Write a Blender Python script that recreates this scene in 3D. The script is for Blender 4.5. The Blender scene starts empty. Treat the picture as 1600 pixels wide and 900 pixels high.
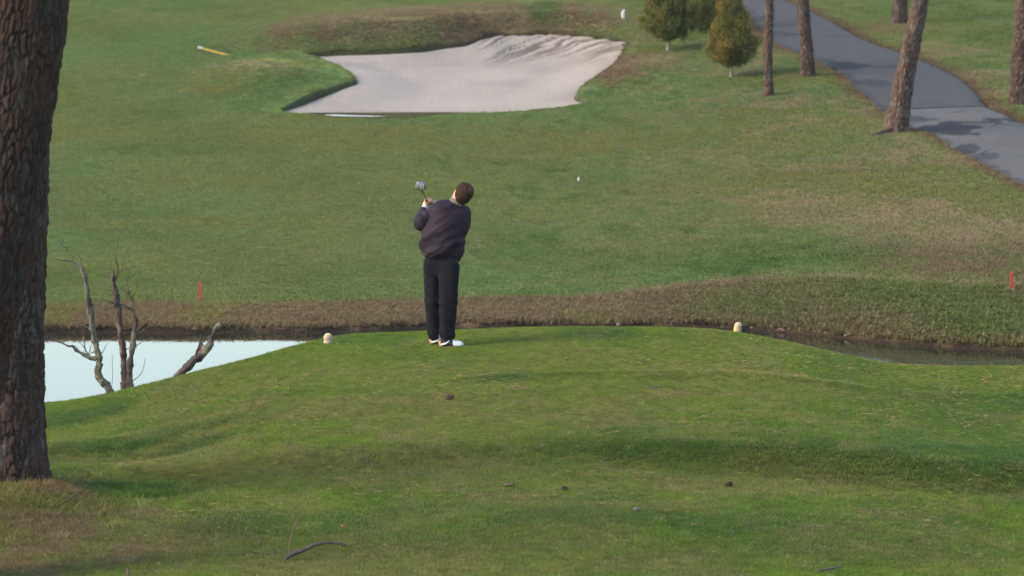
import bpy, math, random
import numpy as np
from mathutils import Vector

# ------------------------------------------------------------------ camera, sky, sun, exposure
SC = bpy.context.scene
COL = SC.collection
FPX = 7500.0                      # focal length in pixels of the 1600 px wide photograph
CAM_H = 6.14                      # height above the golfer's feet
PITCH = math.atan(831.0 / FPX)
cam_d = bpy.data.cameras.new("camera")
cam = bpy.data.objects.new("camera", cam_d)
COL.objects.link(cam)
cam.location = (0, 0, CAM_H)
cam.rotation_euler = (math.pi / 2 - PITCH, 0, 0)
cam_d.sensor_width = 36.0
cam_d.lens = 36.0 * FPX / 1600.0
cam_d.clip_start = 0.5
cam_d.clip_end = 6000
cam_d.dof.use_dof = True
cam_d.dof.focus_distance = 50.4
cam_d.dof.aperture_fstop = 4.0
SC.camera = cam

SUN_EL = math.radians(33)
SUN_AZ = math.radians(-108)        # clockwise from +Y: the sun stands to the left, a little behind the camera
w = bpy.data.worlds.new("World")
SC.world = w
w.use_nodes = True
nt = w.node_tree
sky = nt.nodes.new("ShaderNodeTexSky")
sky.sky_type = 'NISHITA'
sky.sun_disc = False
sky.sun_elevation = SUN_EL
sky.sun_rotation = SUN_AZ
sky.air_density = 1.25
sky.dust_density = 2.0
sky.ozone_density = 1.0
bg = nt.nodes["Background"]
nt.links.new(sky.outputs[0], bg.inputs[0])
bg.inputs[1].default_value = 0.15
sun_d = bpy.data.lights.new("sun", 'SUN')
sun_d.energy = 0.95
sun_d.angle = math.radians(22)
sun_d.color = (1.0, 0.85, 0.62)
sun = bpy.data.objects.new("sun", sun_d)
COL.objects.link(sun)
sdir = Vector((math.cos(SUN_EL) * math.sin(SUN_AZ), math.cos(SUN_EL) * math.cos(SUN_AZ), math.sin(SUN_EL)))
sun.rotation_euler = sdir.to_track_quat('Z', 'Y').to_euler()
sun.location = (0, 0, 60)
SC.view_settings.view_transform = 'Standard'
SC.view_settings.look = 'None'
SC.view_settings.exposure = 1.55
SC.view_settings.gamma = 1.0

rng = np.random.default_rng(7)
random.seed(7)

# ------------------------------------------------------------------ noise
def _h(ix, iy, iz, s):
    s = int(s * 10)
    n = (ix.astype(np.int64) * 374761393 + iy.astype(np.int64) * 668265263 + iz.astype(np.int64) * 2147483647 + s * 974711) & 0xffffffff
    n = ((n ^ (n >> 13)) * 1274126177) & 0xffffffff
    n = ((n ^ (n >> 16)) * 2246822519) & 0xffffffff
    return ((n ^ (n >> 15)) & 0xffffff) / float(0xffffff)

def vn2(x, y, s=0):
    x = np.asarray(x, float); y = np.asarray(y, float)
    ix = np.floor(x); iy = np.floor(y); fx = x - ix; fy = y - iy
    fx = fx * fx * (3 - 2 * fx); fy = fy * fy * (3 - 2 * fy)
    z = np.zeros_like(ix)
    a = _h(ix, iy, z, s); b = _h(ix + 1, iy, z, s); c = _h(ix, iy + 1, z, s); d = _h(ix + 1, iy + 1, z, s)
    return (a * (1 - fx) + b * fx) * (1 - fy) + (c * (1 - fx) + d * fx) * fy

def fbm(x, y, s=0, o=4):
    t = 0; a = 0.5; n = 0
    for k in range(o):
        t = t + a * vn2(x * 2 ** k + 17.3 * k, y * 2 ** k + 5.1 * k, s + k); n += a; a *= 0.5
    return t / n

def vn3(x, y, z, s=0):
    ix = np.floor(x); iy = np.floor(y); iz = np.floor(z)
    fx = x - ix; fy = y - iy; fz = z - iz
    fx = fx * fx * (3 - 2 * fx); fy = fy * fy * (3 - 2 * fy); fz = fz * fz * (3 - 2 * fz)
    r = 0
    for dx in (0, 1):
        for dy in (0, 1):
            for dz in (0, 1):
                r = r + _h(ix + dx, iy + dy, iz + dz, s) * (fx if dx else 1 - fx) * (fy if dy else 1 - fy) * (fz if dz else 1 - fz)
    return r

def sst(a, b, x):
    t = np.clip((np.asarray(x, float) - a) / (b - a), 0, 1)
    return t * t * (3 - 2 * t)

def mixc(c, col, m):
    return c * (1 - m[..., None]) + np.array(col)[None, :] * m[..., None]

# ------------------------------------------------------------------ terrain heights
WATER = -2.2

def shore(x):
    return 69.35 + 0.6 * sst(-3.2, -1.0, x) - 2.8 * sst(2.4, 7.4, x) - 1.5 * sst(7.4, 14, x) + 0.22 * (fbm(x * 1.3, x * 0 + 3.7, 11, 3) - 0.5)

def z_far_base(x, y):
    ys = shore(x)
    t = y - ys
    r = sst(0.5, 5.6, x)
    hr = 0.235 + 0.365 * r
    lr = 1.5 + 1.3 * r
    z = np.where(t < 0, WATER + np.maximum(t * 0.35, -1.2), 0.0)
    cl = 0.06 * sst(0.0, 0.10, t)
    zb = WATER + cl + (hr - 0.06) * np.clip((t - 0.10) / (lr - 0.10), 0, 1) ** 0.75
    over = np.maximum(t - lr, 0)
    zb = zb + 0.06 * np.minimum(over, 52) + 0.015 * np.maximum(over - 52, 0) * np.exp(-np.maximum(over - 52, 0) / 120)
    zb = zb + sst(1, 8, over) * 0.22 * (fbm(x / 9.0, y / 14.0, 21, 2) - 0.5)
    return np.where(t < 0, z, zb)

def z_near(x, y):
    z = -0.62 * sst(-1.7, -5.2, x) - 0.25 * sst(2.0, 4.6, x)
    z = z - 0.07 * sst(0.7, -1.9, x) * sst(45, 49, y) - 0.03 * sst(1.3, 2.6, x) * sst(46, 49, y)
    # lower ground in front of the tee
    edge = 42.6 + 0.5 * np.sin(x * 0.8 + 1.0)
    low = sst(edge, edge - 1.1, y)
    amt = 0.09 + 0.09 * sst(-0.5, 2.5, x)
    z = z * (1 - 0.75 * sst(46, 41, y)) - amt * low
    # lip of the upper tee
    ly = 47.45 - 0.35 * np.exp(-((x + 0.7) / 0.7) ** 2) + 0.3 * sst(1, 5, x)
    z = z + 0.035 * np.exp(-((y - ly) / 0.22) ** 2) * sst(-1.2, -0.3, x)
    # swale and knoll by the big pines
    z = z - 0.16 * np.exp(-((x + 3.6) / 0.9) ** 2 - ((y - 43.6) / 0.9) ** 2)
    z = z + 0.13 * np.exp(-((x + 4.4) / 0.75) ** 2 - ((y - 40.0) / 1.3) ** 2)
    z = z + 0.07 * np.exp(-((x + 3.95) / 0.32) ** 2 - ((y - 39.9) / 0.45) ** 2)
    z = z + 0.16 * np.exp(-((x + 4.5) / 0.6) ** 2 - ((y - 45.2) / 0.6) ** 2)
    z = z + 0.07 * (fbm(x / 2.6, y / 3.0, 31, 3) - 0.5) * sst(52, 46, y)
    # rise towards the photographer
    z = z + 4.4 * np.clip(1 - y / 34.0, 0, 1.6) ** 1.5
    # drop to the pond
    yc = 51.3 - 1.2 * sst(-1.5, -3.0, x) - 1.2 * sst(2.0, 4.2, x)
    d = np.maximum(y - yc, 0)
    z = z - np.minimum(0.16 * d * d, 0.42 + 0.75 * np.maximum(d - 1.6, 0))
    return np.maximum(z, -3.5)

def z_base(x, y):
    x = np.asarray(x, float); y = np.asarray(y, float)
    n = z_near(x, y); f = z_far_base(x, y)
    z = np.where(y < 60, n, f)
    ends = 3.4 * sst(26, 42, np.abs(x)) * sst(50, 54, y) * sst(76, 71, y)
    return z + ends

# ------------------------------------------------------------------ a pixel of the photograph to a point on the land
def ray(px, py):
    a = (px - 800.0) / FPX; b = (450.0 - py) / FPX
    c, s = math.cos(PITCH), math.sin(PITCH)
    d = np.array([a, c + b * s, -s + b * c])
    return d / d[1]

def cast(px, py, y0=30.0, fn=None):
    fn = fn or z_base
    d = ray(px, py)
    ys = np.arange(y0, 190, 0.02)
    zs = CAM_H + d[2] * ys
    zt = fn(d[0] * ys, ys)
    k = np.nonzero(zs <= zt)[0]
    i = k[0] if len(k) else len(ys) - 1
    y = ys[i]
    return np.array([d[0] * y, y, zt[i]])

def far(px, py):
    return cast(px, py, 62.0)

def at(px, py, y):
    d = ray(px, py)
    return Vector((d[0] * y, y, CAM_H + d[2] * y))

def smooth_loop(pts, n=160, closed=True):
    pts = np.array(pts, float); m = len(pts)
    out = []
    segs = m if closed else m - 1
    for i in range(segs):
        p0 = pts[(i - 1) % m] if closed or i > 0 else pts[i]
        p1 = pts[i]; p2 = pts[(i + 1) % m]
        p3 = pts[(i + 2) % m] if closed or i + 2 < m else p2
        k = max(2, n // segs)
        for j in range(k):
            t = j / k
            out.append(0.5 * ((2 * p1) + (-p0 + p2) * t + (2 * p0 - 5 * p1 + 4 * p2 - p3) * t * t + (-p0 + 3 * p1 - 3 * p2 + p3) * t ** 3))
    if not closed:
        out.append(pts[-1])
    return np.array(out)

def poly_sd(x, y, poly):
    """signed distance to a closed polygon, negative inside"""
    x = np.asarray(x, float); y = np.asarray(y, float)
    d = np.full(x.shape, 1e9); ins = np.zeros(x.shape, bool)
    n = len(poly)
    for i in range(n):
        ax, ay = poly[i]; bx, by = poly[(i + 1) % n]
        ex, ey = bx - ax, by - ay
        wx, wy = x - ax, y - ay
        t = np.clip((wx * ex + wy * ey) / (ex * ex + ey * ey + 1e-12), 0, 1)
        d = np.minimum(d, (wx - ex * t) ** 2 + (wy - ey * t) ** 2)
        c = ((ay <= y) & (by > y)) | ((by <= y) & (ay > y))
        with np.errstate(divide='ignore', invalid='ignore'):
            xi = ax + (y - ay) * (bx - ax) / (by - ay if by != ay else 1e-12)
        ins ^= c & (x < xi)
    d = np.sqrt(d)
    return np.where(ins, -d, d)

def in_box(x, y, poly, pad):
    lo = poly.min(0) - pad; hi = poly.max(0) + pad
    return (x > lo[0]) & (x < hi[0]) & (y > lo[1]) & (y < hi[1])

def sd_local(x, y, poly, pad=3.0):
    x, y = np.broadcast_arrays(np.asarray(x, float), np.asarray(y, float))
    out = np.full(x.shape, 50.0)
    m = in_box(x, y, poly, pad)
    if m.any():
        out[m] = poly_sd(x[m], y[m], poly)
    return out

BUNKER_PX = [(437, 172), (478, 151), (520, 139), (548, 131), (556, 126), (545, 114), (525, 103), (500, 93), (480, 87), (520, 84.5), (580, 82),
             (640, 79), (690, 73), (725, 69), (745, 64), (765, 60), (800, 58.5), (860, 57.5), (910, 60), (945, 65), (970, 69), (973, 79), (966, 93), (948, 110),
             (925, 125), (906, 139), (903, 150), (916, 158), (880, 166), (800, 174), (740, 176), (690, 180), (640, 184), (580, 184), (520, 182), (470, 177)]
BUNKER = smooth_loop([far(*p)[:2] for p in BUNKER_PX], 144)
PATH_L = [(1040, -60), (1120, -22), (1163, 10), (1185, 45), (1215, 70), (1285, 101), (1312, 116), (1345, 146), (1385, 180), (1425, 201), (1460, 213), (1490, 233), (1530, 254), (1600, 293), (1760, 385)]
PATH_R = [(1120, -60), (1180, -22), (1215, -2), (1290, 30), (1350, 64), (1420, 88), (1470, 109), (1505, 128), (1527, 147), (1540, 163), (1548, 171), (1570, 180), (1600, 194), (1680, 228), (1840, 300)]
pl = smooth_loop([far(*p)[:2] for p in PATH_L], 90, False)
pr = smooth_loop([far(*p)[:2] for p in PATH_R], 90, False)
PATH = np.vstack([pl, pr[::-1]])
# foot of the bank behind the bunker
berm_px = [(250, 92), (360, 83), (480, 86), (560, 83), (640, 79), (700, 71), (745, 64), (800, 58), (900, 59), (970, 66), (1010, 74), (1060, 60)]
bp = np.array([far(*p)[:2] for p in berm_px])
berm_h = np.array([0.0, 0.10, 0.42, 0.50, 0.52, 0.50, 0.46, 0.42, 0.40, 0.34, 0.16, 0.0])
_o = np.argsort(bp[:, 0])
BX, BY, BH = bp[_o, 0], bp[_o, 1], berm_h[_o]
def gauss_at(px, py, rx, ry):
    c = far(px, py)
    a = far(px, py - ry)
    return c[0], c[1], rx * c[1] / FPX, abs(a[1] - c[1])
MOUND_L = gauss_at(420, 122, 95, 22)
MOUND_R = gauss_at(985, 120, 60, 24)

_fr = np.array([far(*p)[:2] for p in [(430, 174), (470, 177), (520, 182), (580, 184), (640, 184), (690, 180), (740, 176), (800, 174), (880, 166), (916, 158), (980, 150)]])
FRX, FRY = _fr[:, 0], _fr[:, 1]      # front edge of the sand
def bunker_floor(x, y):
    b = z_base(x, y)
    sd = sd_local(x, y, BUNKER, 0.5)
    bowl = -0.13 * sst(0, -1.6, sd) - 0.05
    back = np.interp(x, BX, BY)
    splash = 0.09 * sst(-3.6, 0, y - back) * sst(0.5, -0.3, -x - 0.6)
    yf = np.interp(x, FRX, FRY)
    zf = z_base(x, yf)
    d = y - yf
    inner = b + bowl + splash + 0.05 * (fbm(x / 0.9, y / 1.6, 61, 3) - 0.5)
    return inner + (zf - 0.058 + 0.031 * np.maximum(d, 0) - inner) * sst(4.5, 1.4, d)

def z_ground(x, y, cut=True):
    x, y = np.broadcast_arrays(np.asarray(x, float), np.asarray(y, float))
    z = z_base(x, y).copy()
    m = (y > 76) & (y < 135) & (np.abs(x) < 40)
    if m.any():
        xx, yy = x[m], y[m]
        zz = z[m]
        sd = sd_local(xx, yy, BUNKER, 3.0)
        yb = np.interp(xx, BX, BY); hb = np.interp(xx, BX, BH)
        t = yy - yb
        rise = sst(-0.1, 1.5, t) * (1 - 0.75 * sst(1.6, 9.0, t))
        zz = zz + hb * rise * (1 + 0.25 * (fbm(xx * 0.9, yy * 0.9, 41, 2) - 0.5))
        for (gx, gy, rx, ry), h in ((MOUND_L, 0.25), (MOUND_R, 0.36)):
            zz = zz + h * np.exp(-((xx - gx) / rx) ** 2 - ((yy - gy) / ry) ** 2) * sst(0.0, 1.4, sd)
        zz = zz + 0.05 * np.exp(-((sd - 0.25) / 0.3) ** 2) * sst(93.5, 95, yy)
        if cut:
            zz = zz - 0.75 * sst(0.0, -0.28, sd)
            pd = sd_local(xx, yy, PATH, 1.0)
            zz = zz - 0.10 * sst(0.02, -0.12, pd)
        z[m] = zz
    return z

# ------------------------------------------------------------------ mesh and material helpers
def new_mesh(name, verts, faces, smooth=True, col=None, attr='col'):
    me = bpy.data.meshes.new(name)
    verts = np.asarray(verts, np.float32)
    if isinstance(faces, np.ndarray):
        k = faces.shape[1]
        me.vertices.add(len(verts)); me.vertices.foreach_set('co', verts.ravel())
        me.loops.add(faces.size); me.loops.foreach_set('vertex_index', faces.ravel().astype(np.int32))
        me.polygons.add(len(faces))
        me.polygons.foreach_set('loop_start', (np.arange(len(faces)) * k).astype(np.int32))
        me.update(calc_edges=True)
    else:
        me.from_pydata([tuple(map(float, v)) for v in verts], [], faces)
        me.update()
    if smooth:
        me.polygons.foreach_set('use_smooth', np.ones(len(me.polygons), bool))
    if col is not None:
        a = me.color_attributes.new(attr, 'FLOAT_COLOR', 'POINT')
        c = np.ones((len(verts), 4), np.float32); c[:, :3] = col
        a.data.foreach_set('color', c.ravel())
    return me

def link(name, me, material=None, parent=None):
    o = bpy.data.objects.new(name, me)
    COL.objects.link(o)
    if material is not None and me is not None:
        me.materials.clear(); me.materials.append(material)
    if parent is not None:
        o.parent = parent
    return o

def tag(o, label=None, cat=None, group=None, kind=None):
    for k, v in (('label', label), ('category', cat), ('group', group), ('kind', kind)):
        if v:
            o[k] = v
    return o

def empty(name, loc=(0, 0, 0), rz=0.0):
    o = bpy.data.objects.new(name, None)
    COL.objects.link(o)
    o.location = loc; o.rotation_euler = (0, 0, rz); o.empty_display_size = 0.2
    return o

def grid_faces(nu, nv, wrap=False):
    i = np.arange(nu - 1)[:, None]
    j = np.arange(nv if wrap else nv - 1)[None, :]
    j2 = (j + 1) % nv
    f = np.stack([i * nv + j, i * nv + j2, (i + 1) * nv + j2, (i + 1) * nv + j], -1)
    return f.reshape(-1, 4)

def material(name, color=(0.5, 0.5, 0.5), rough=0.6, var=0.25, scale=20.0, bump=0.0, bscale=60.0, attr=None, spec=0.3, metal=0.0, detail=5.0, stretch=None, translucent=0.0, sheen=0.0):
    """principled material whose colour carries procedural noise; attr reads a colour attribute instead of one flat colour"""
    m = bpy.data.materials.new(name); m.use_nodes = True
    n = m.node_tree.nodes; l = m.node_tree.links
    b = n["Principled BSDF"]
    b.inputs['Roughness'].default_value = rough
    b.inputs['Specular IOR Level'].default_value = spec
    b.inputs['Metallic'].default_value = metal
    if sheen:
        b.inputs['Sheen Weight'].default_value = sheen
    tc = n.new('ShaderNodeTexCoord')
    src = tc.outputs['Object']
    if stretch:
        mp = n.new('ShaderNodeMapping'); mp.inputs['Scale'].default_value = stretch
        l.new(src, mp.inputs['Vector']); src = mp.outputs['Vector']
    nz = n.new('ShaderNodeTexNoise'); nz.inputs['Scale'].default_value = scale; nz.inputs['Detail'].default_value = detail
    l.new(src, nz.inputs['Vector'])
    mr = n.new('ShaderNodeMapRange')
    mr.inputs['From Min'].default_value = 0.25; mr.inputs['From Max'].default_value = 0.75
    mr.inputs['To Min'].default_value = 1 - var; mr.inputs['To Max'].default_value = 1 + var
    l.new(nz.outputs['Fac'], mr.inputs['Value'])
    mul = n.new('ShaderNodeMix'); mul.data_type = 'RGBA'; mul.blend_type = 'MULTIPLY'; mul.inputs['Factor'].default_value = 1.0
    if attr:
        at_ = n.new('ShaderNodeAttribute'); at_.attribute_name = attr
        l.new(at_.outputs['Color'], mul.inputs['A'])
    else:
        mul.inputs['A'].default_value = (*color, 1)
    l.new(mr.outputs['Result'], mul.inputs['B'])
    l.new(mul.outputs['Result'], b.inputs['Base Color'])
    if bump:
        n2 = n.new('ShaderNodeTexNoise'); n2.inputs['Scale'].default_value = bscale; n2.inputs['Detail'].default_value = 6
        l.new(src, n2.inputs['Vector'])
        bp_ = n.new('ShaderNodeBump'); bp_.inputs['Strength'].default_value = 1.0; bp_.inputs['Distance'].default_value = bump
        l.new(n2.outputs['Fac'], bp_.inputs['Height']); l.new(bp_.outputs['Normal'], b.inputs['Normal'])
    if translucent:
        out = n["Material Output"]
        tr = n.new('ShaderNodeBsdfTranslucent'); l.new(mul.outputs['Result'], tr.inputs['Color'])
        mx = n.new('ShaderNodeMixShader'); mx.inputs['Fac'].default_value = translucent
        l.new(b.outputs[0], mx.inputs[1]); l.new(tr.outputs[0], mx.inputs[2]); l.new(mx.outputs[0], out.inputs['Surface'])
    return m

# ------------------------------------------------------------------ the land: colours of turf, soil and dead grass
GREEN_TEE = (0.168, 0.250, 0.026)
GREEN_FAIR = (0.176, 0.255, 0.078)
OLIVE = (0.228, 0.232, 0.054)
TAN = (0.34, 0.265, 0.145)
LUSH = (0.078, 0.15, 0.03)
BROWN = (0.23, 0.17, 0.088)
RUST = (0.2, 0.11, 0.068)
SOIL = (0.060, 0.040, 0.027)

def patch(px, py, rx, ry, near=False):
    f = (lambda a, b: cast(a, b, 30)) if near else far
    c = f(px, py); a = f(px, py - ry); b_ = f(px, py + ry)
    return c[0], c[1], rx * c[1] / FPX, max(0.25, abs(a[1] - b_[1]) / 2)

def blob(x, y, p, sharp=0.6, nz=None):
    gx, gy, rx, ry = p
    r = np.sqrt(((x - gx) / rx) ** 2 + ((y - gy) / ry) ** 2)
    if nz is not None:
        r = r + (nz - 0.5) * 1.1
    return sst(1.0 + sharp, 1.0 - sharp, r)

PATCHES_FAR = [  # px, py, rx, ry, colour, amount
    (1260, 325, 150, 26, TAN, .5), (1390, 350, 110, 28, TAN, .45), (1180, 290, 190, 28, OLIVE, .7), (1450, 300, 150, 42, OLIVE, .7), (1300, 270, 120, 16, BROWN, .4),
    (1520, 400, 150, 44, BROWN, .7), (1500, 350, 140, 32, TAN, .6), (1060, 225, 260, 24, OLIVE, .5), (780, 215, 260, 22, OLIVE, .55), (520, 215, 140, 18, OLIVE, .5),
    (1180, 235, 120, 16, TAN, .3), (250, 290, 180, 18, OLIVE, .45), (330, 350, 260, 12, OLIVE, .4), (150, 210, 110, 16, OLIVE, .4),
    (1240, 400, 150, 20, LUSH, .45), (1050, 400, 180, 20, LUSH, .2), (130, 430, 90, 16, LUSH, .3), (240, 235, 150, 10, LUSH, .2),
    (390, 115, 70, 14, TAN, .45), (330, 135, 60, 16, OLIVE, .6), (450, 105, 60, 10, OLIVE, .6),
    (470, 66, 90, 14, BROWN, .75), (620, 52, 150, 20, BROWN, .8), (760, 44, 130, 18, BROWN, .75), (660, 50, 220, 22, TAN, .35), (900, 42, 80, 16, BROWN, .65), (850, 36, 25, 14, LUSH, .7),
    (970, 115, 50, 22, RUST, .75), (1010, 100, 50, 22, BROWN, .6), (1000, 60, 40, 14, TAN, .3), (700, 58, 60, 10, RUST, .3),
    (1400, 45, 70, 8, BROWN, .7), (1490, 85, 110, 7, TAN, .4), (1460, 120, 60, 6, TAN, .35), (1560, 150, 60, 6, TAN, .7), (1580, 60, 80, 20, LUSH, .5), (1450, 20, 120, 14, LUSH, .3),
    (1400, 235, 90, 16, TAN, .3), (1240, 120, 60, 8, BROWN, .45), (1500, 260, 90, 16, BROWN, .35), (1180, 170, 120, 12, BROWN, .3), (1320, 190, 80, 14, OLIVE, .6)]
PATCHES_NEAR = [
    (70, 775, 90, 14, BROWN, .5),     (120, 850, 260, 50, BROWN, .62), (520, 880, 260, 30, OLIVE, .7), (60, 765, 70, 22, BROWN, .6), (760, 640, 200, 22, OLIVE, .45), (450, 640, 200, 16, OLIVE, .5), (330, 720, 200, 18, OLIVE, .5),
    (620, 745, 240, 24, OLIVE, .5), (1250, 760, 260, 26, OLIVE, .45), (900, 870, 300, 24, OLIVE, .4), (1450, 860, 200, 30, OLIVE, .3),
    (1430, 710, 260, 20, LUSH, .5), (1100, 705, 180, 14, LUSH, .38), (1450, 625, 200, 20, LUSH, .3), (430, 820, 190, 22, LUSH, .4), (850, 810, 220, 18, LUSH, .3),
    (130, 655, 70, 12, LUSH, .8), (240, 685, 120, 8, LUSH, .6), (190, 775, 110, 9, LUSH, .75), (90, 735, 40, 12, LUSH, .6), (300, 700, 60, 8, LUSH, .35), (780, 590, 60, 5, LUSH, .4)]
_pf = [(patch(*p[:4]), p[4], p[5]) for p in PATCHES_FAR]
_pn = [(patch(*p[:4], True), p[4], p[5]) for p in PATCHES_NEAR]

def land_colour(x, y):
    """living turf, dead turf and soil: what grows where"""
    n1 = fbm(x / 1.1, y / 1.9, 51, 4); n2 = fbm(x / 4.5, y / 6.0, 52, 3); n3 = fbm(x / 0.28, y / 0.5, 53, 3)
    nearm = sst(62, 58, y)
    c = np.zeros(x.shape + (3,))
    c[...] = np.array(GREEN_FAIR)
    c = mixc(c, GREEN_TEE, nearm)
    c = mixc(c, OLIVE, (0.5 - 0.15 * nearm) * sst(0.42, 0.72, n2))
    c = mixc(c, OLIVE, (0.25 + 0.25 * nearm) * sst(0.48, 0.75, n1))
    c = mixc(c, LUSH, (0.2 + 0.2 * nearm) * sst(0.52, 0.3, n1))
    c = mixc(c, TAN, (0.10 + 0.12 * nearm) * sst(0.60, 0.8, n3))
    band = 0.5 + 0.5 * np.sin((x * 0.62 + y * 0.30) * 2.1 + 1.5 * fbm(x / 6, y / 8, 60, 2))
    c = c * (1 + 0.10 * (band - 0.5) * sst(3.5, 0.5, x - (y - 76) * 0.02) * (1 - nearm))[..., None]
    tuf = fbm(x / 0.32, y / 0.75, 63, 3); str_ = fbm(x / 0.5, y / 0.55, 64, 3); far_ = sst(70, 73, y) * sst(118, 112, y)
    c = mixc(c, LUSH, 0.50 * sst(0.55, 0.70, tuf) * far_ * (0.35 + 0.65 * sst(-3, 1, x)))
    c = mixc(c, (0.30, 0.255, 0.12), 0.34 * sst(0.52, 0.68, str_) * far_ * (0.25 + 0.75 * sst(-4, 2, x)))
    for p, colr, a in _pf:
        m = blob(x, y, p, 0.55, n1) * min(1, a * 1.12) * (0.55 + 0.9 * sst(0.3, 0.7, n3)) * (1 - nearm)
        c = mixc(c, colr, np.clip(m, 0, 0.95))
    straw_ = sst(0.52, 0.72, fbm(x / 0.8, y / 0.7, 62, 4)) * nearm * sst(49.5, 46.5, y)      # thin worn turf
    c = mixc(c, (0.30, 0.235, 0.085), 0.38 * straw_)
    for p, colr, a in _pn:
        m = blob(x, y, p, 0.55, n1) * min(1, a * 1.3) * (0.55 + 0.9 * sst(0.3, 0.7, n3)) * nearm
        c = mixc(c, colr, np.clip(m, 0, 0.95))
    dry = sst(0.5, 5.5, x - (y - 76) * 0.02) * sst(72.5, 76, y) * sst(112, 98, y) * (1 - nearm)
    st_ = fbm(x / 1.5 + y / 9, y / 1.6, 59, 3)
    c = mixc(c, TAN, dry * 0.5 * sst(0.44, 0.70, st_) * (0.4 + 1.2 * sst(0.35, 0.65, n3))); c = mixc(c, OLIVE, dry * 0.5 * sst(0.55, 0.35, st_))
    # pond bank
    t = y - shore(x)
    r = sst(0.5, 5.6, x)
    lr = 1.5 + 1.3 * r
    bankm = sst(lr + 0.35, lr - 0.1, t + (n1 - 0.5) * 0.8) * sst(-0.5, 0, t)
    bc = np.zeros_like(c); bc[...] = np.array(BROWN) * 1.05
    bc = mixc(bc, (0.205, 0.195, 0.075), 0.6 * r)
    bc = mixc(bc, OLIVE, 0.6 * sst(0.45, 0.7, n1)); bc = mixc(bc, RUST, 0.35 * sst(0.5, 0.8, n3))
    bc = mixc(bc, (0.150, 0.190, 0.055), 0.85 * sst(0.5, 5.0, x) * sst(0.25, 0.55, n1) * sst(0.15, 0.7, t))
    c = c * (1 - bankm[..., None]) + bc * bankm[..., None]
    c = mixc(c, TAN, 0.55 * np.exp(-((t - lr - 0.2) / 0.22) ** 2) * sst(0.0, 2.5, x) * sst(0.25, 0.6, n3))
    cut = sst(0.17, 0.05, t + (n3 - 0.5) * 0.25) * sst(62, 64, y)
    c = mixc(c, SOIL, cut)
    c = mixc(c, (0.17, 0.105, 0.066), cut * 0.6 * sst(0.55, 0.75, n3))
    # pine straw along the cart path
    m = (y > 78) & (y < 130)
    if m.any():
        pd = np.full(x.shape, 9.0); pd[m] = sd_local(x[m], y[m], PATH, 1.5)
        s = sst(0.42, 0.05, pd + (n3 - 0.5) * 0.35)
        c = mixc(c, RUST, 0.85 * s)
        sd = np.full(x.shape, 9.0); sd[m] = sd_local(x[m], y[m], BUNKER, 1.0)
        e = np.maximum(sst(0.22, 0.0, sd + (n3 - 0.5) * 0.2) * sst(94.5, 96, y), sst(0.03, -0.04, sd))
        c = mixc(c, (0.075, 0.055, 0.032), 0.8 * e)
    g = fbm(x / 0.10, y / 0.2, 54, 2)
    return np.clip(c * (0.82 + 0.36 * g)[..., None], 0.004, 1)

def axis(segs):
    out = []
    for a, b, s in segs:
        out.append(np.arange(a, b, s))
    return np.concatenate(out)

gx = np.concatenate([-np.geomspace(900, 16, 26), axis([(-15.6, -8, .14), (-8, 8, .07), (8, 15.8, .12)]), np.geomspace(16, 900, 26)])
gy = np.concatenate([np.array([-700, -350, -150, -70, -30, -10, 0]), axis([(4, 34, 1.0), (34, 52.5, .09), (52.5, 66, .4), (66, 73.2, .07), (73.2, 92, .22), (92, 108.5, .11), (108.5, 124, .25)]), 124 + np.geomspace(1, 1500, 34)])
GX, GY = np.meshgrid(gx, gy)
GZ = z_ground(GX, GY)
gv = np.stack([GX, GY, GZ], -1).reshape(-1, 3)
gc = land_colour(GX.ravel(), GY.ravel())
M_LAND = material('turf_and_soil', attr='col', rough=0.95, var=0.3, scale=9.0, bump=0.03, bscale=22.0, spec=0.1)
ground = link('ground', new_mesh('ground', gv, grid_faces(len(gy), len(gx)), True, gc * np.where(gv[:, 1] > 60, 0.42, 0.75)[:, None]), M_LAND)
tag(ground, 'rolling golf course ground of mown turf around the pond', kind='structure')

# water
M_WATER = bpy.data.materials.new('pond_water'); M_WATER.use_nodes = True
n_ = M_WATER.node_tree.nodes; l_ = M_WATER.node_tree.links; b_ = n_["Principled BSDF"]
b_.inputs['Base Color'].default_value = (0.020, 0.020, 0.012, 1); b_.inputs['Roughness'].default_value = 0.02; b_.inputs['IOR'].default_value = 1.333
b_.inputs['Specular IOR Level'].default_value = 0.5
tc_ = n_.new('ShaderNodeTexCoord'); mp_ = n_.new('ShaderNodeMapping'); mp_.inputs['Scale'].default_value = (1.0, 0.45, 1)
nz_ = n_.new('ShaderNodeTexNoise'); nz_.inputs['Scale'].default_value = 11.0; nz_.inputs['Detail'].default_value = 4
# calm by the dead trees, breeze-ruffled in the right-hand arm
sx_ = n_.new('ShaderNodeSeparateXYZ'); mr_ = n_.new('ShaderNodeMapRange')
mr_.inputs['From Min'].default_value = 2.0; mr_.inputs['From Max'].default_value = 5.0; mr_.inputs['To Min'].default_value = 0.0012; mr_.inputs['To Max'].default_value = 0.0022
bm_ = n_.new('ShaderNodeBump'); bm_.inputs['Strength'].default_value = 1.0
l_.new(tc_.outputs['Object'], mp_.inputs['Vector']); l_.new(mp_.outputs['Vector'], nz_.inputs['Vector'])
l_.new(tc_.outputs['Object'], sx_.inputs[0]); l_.new(sx_.outputs['X'], mr_.inputs['Value'])
mq_ = n_.new('ShaderNodeMapRange'); mq_.inputs['From Min'].default_value = 2.0; mq_.inputs['From Max'].default_value = 4.5; mq_.inputs['To Min'].default_value = 0.02; mq_.inputs['To Max'].default_value = 0.06
l_.new(sx_.outputs['X'], mq_.inputs['Value']); l_.new(mq_.outputs['Result'], b_.inputs['Roughness'])
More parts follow.
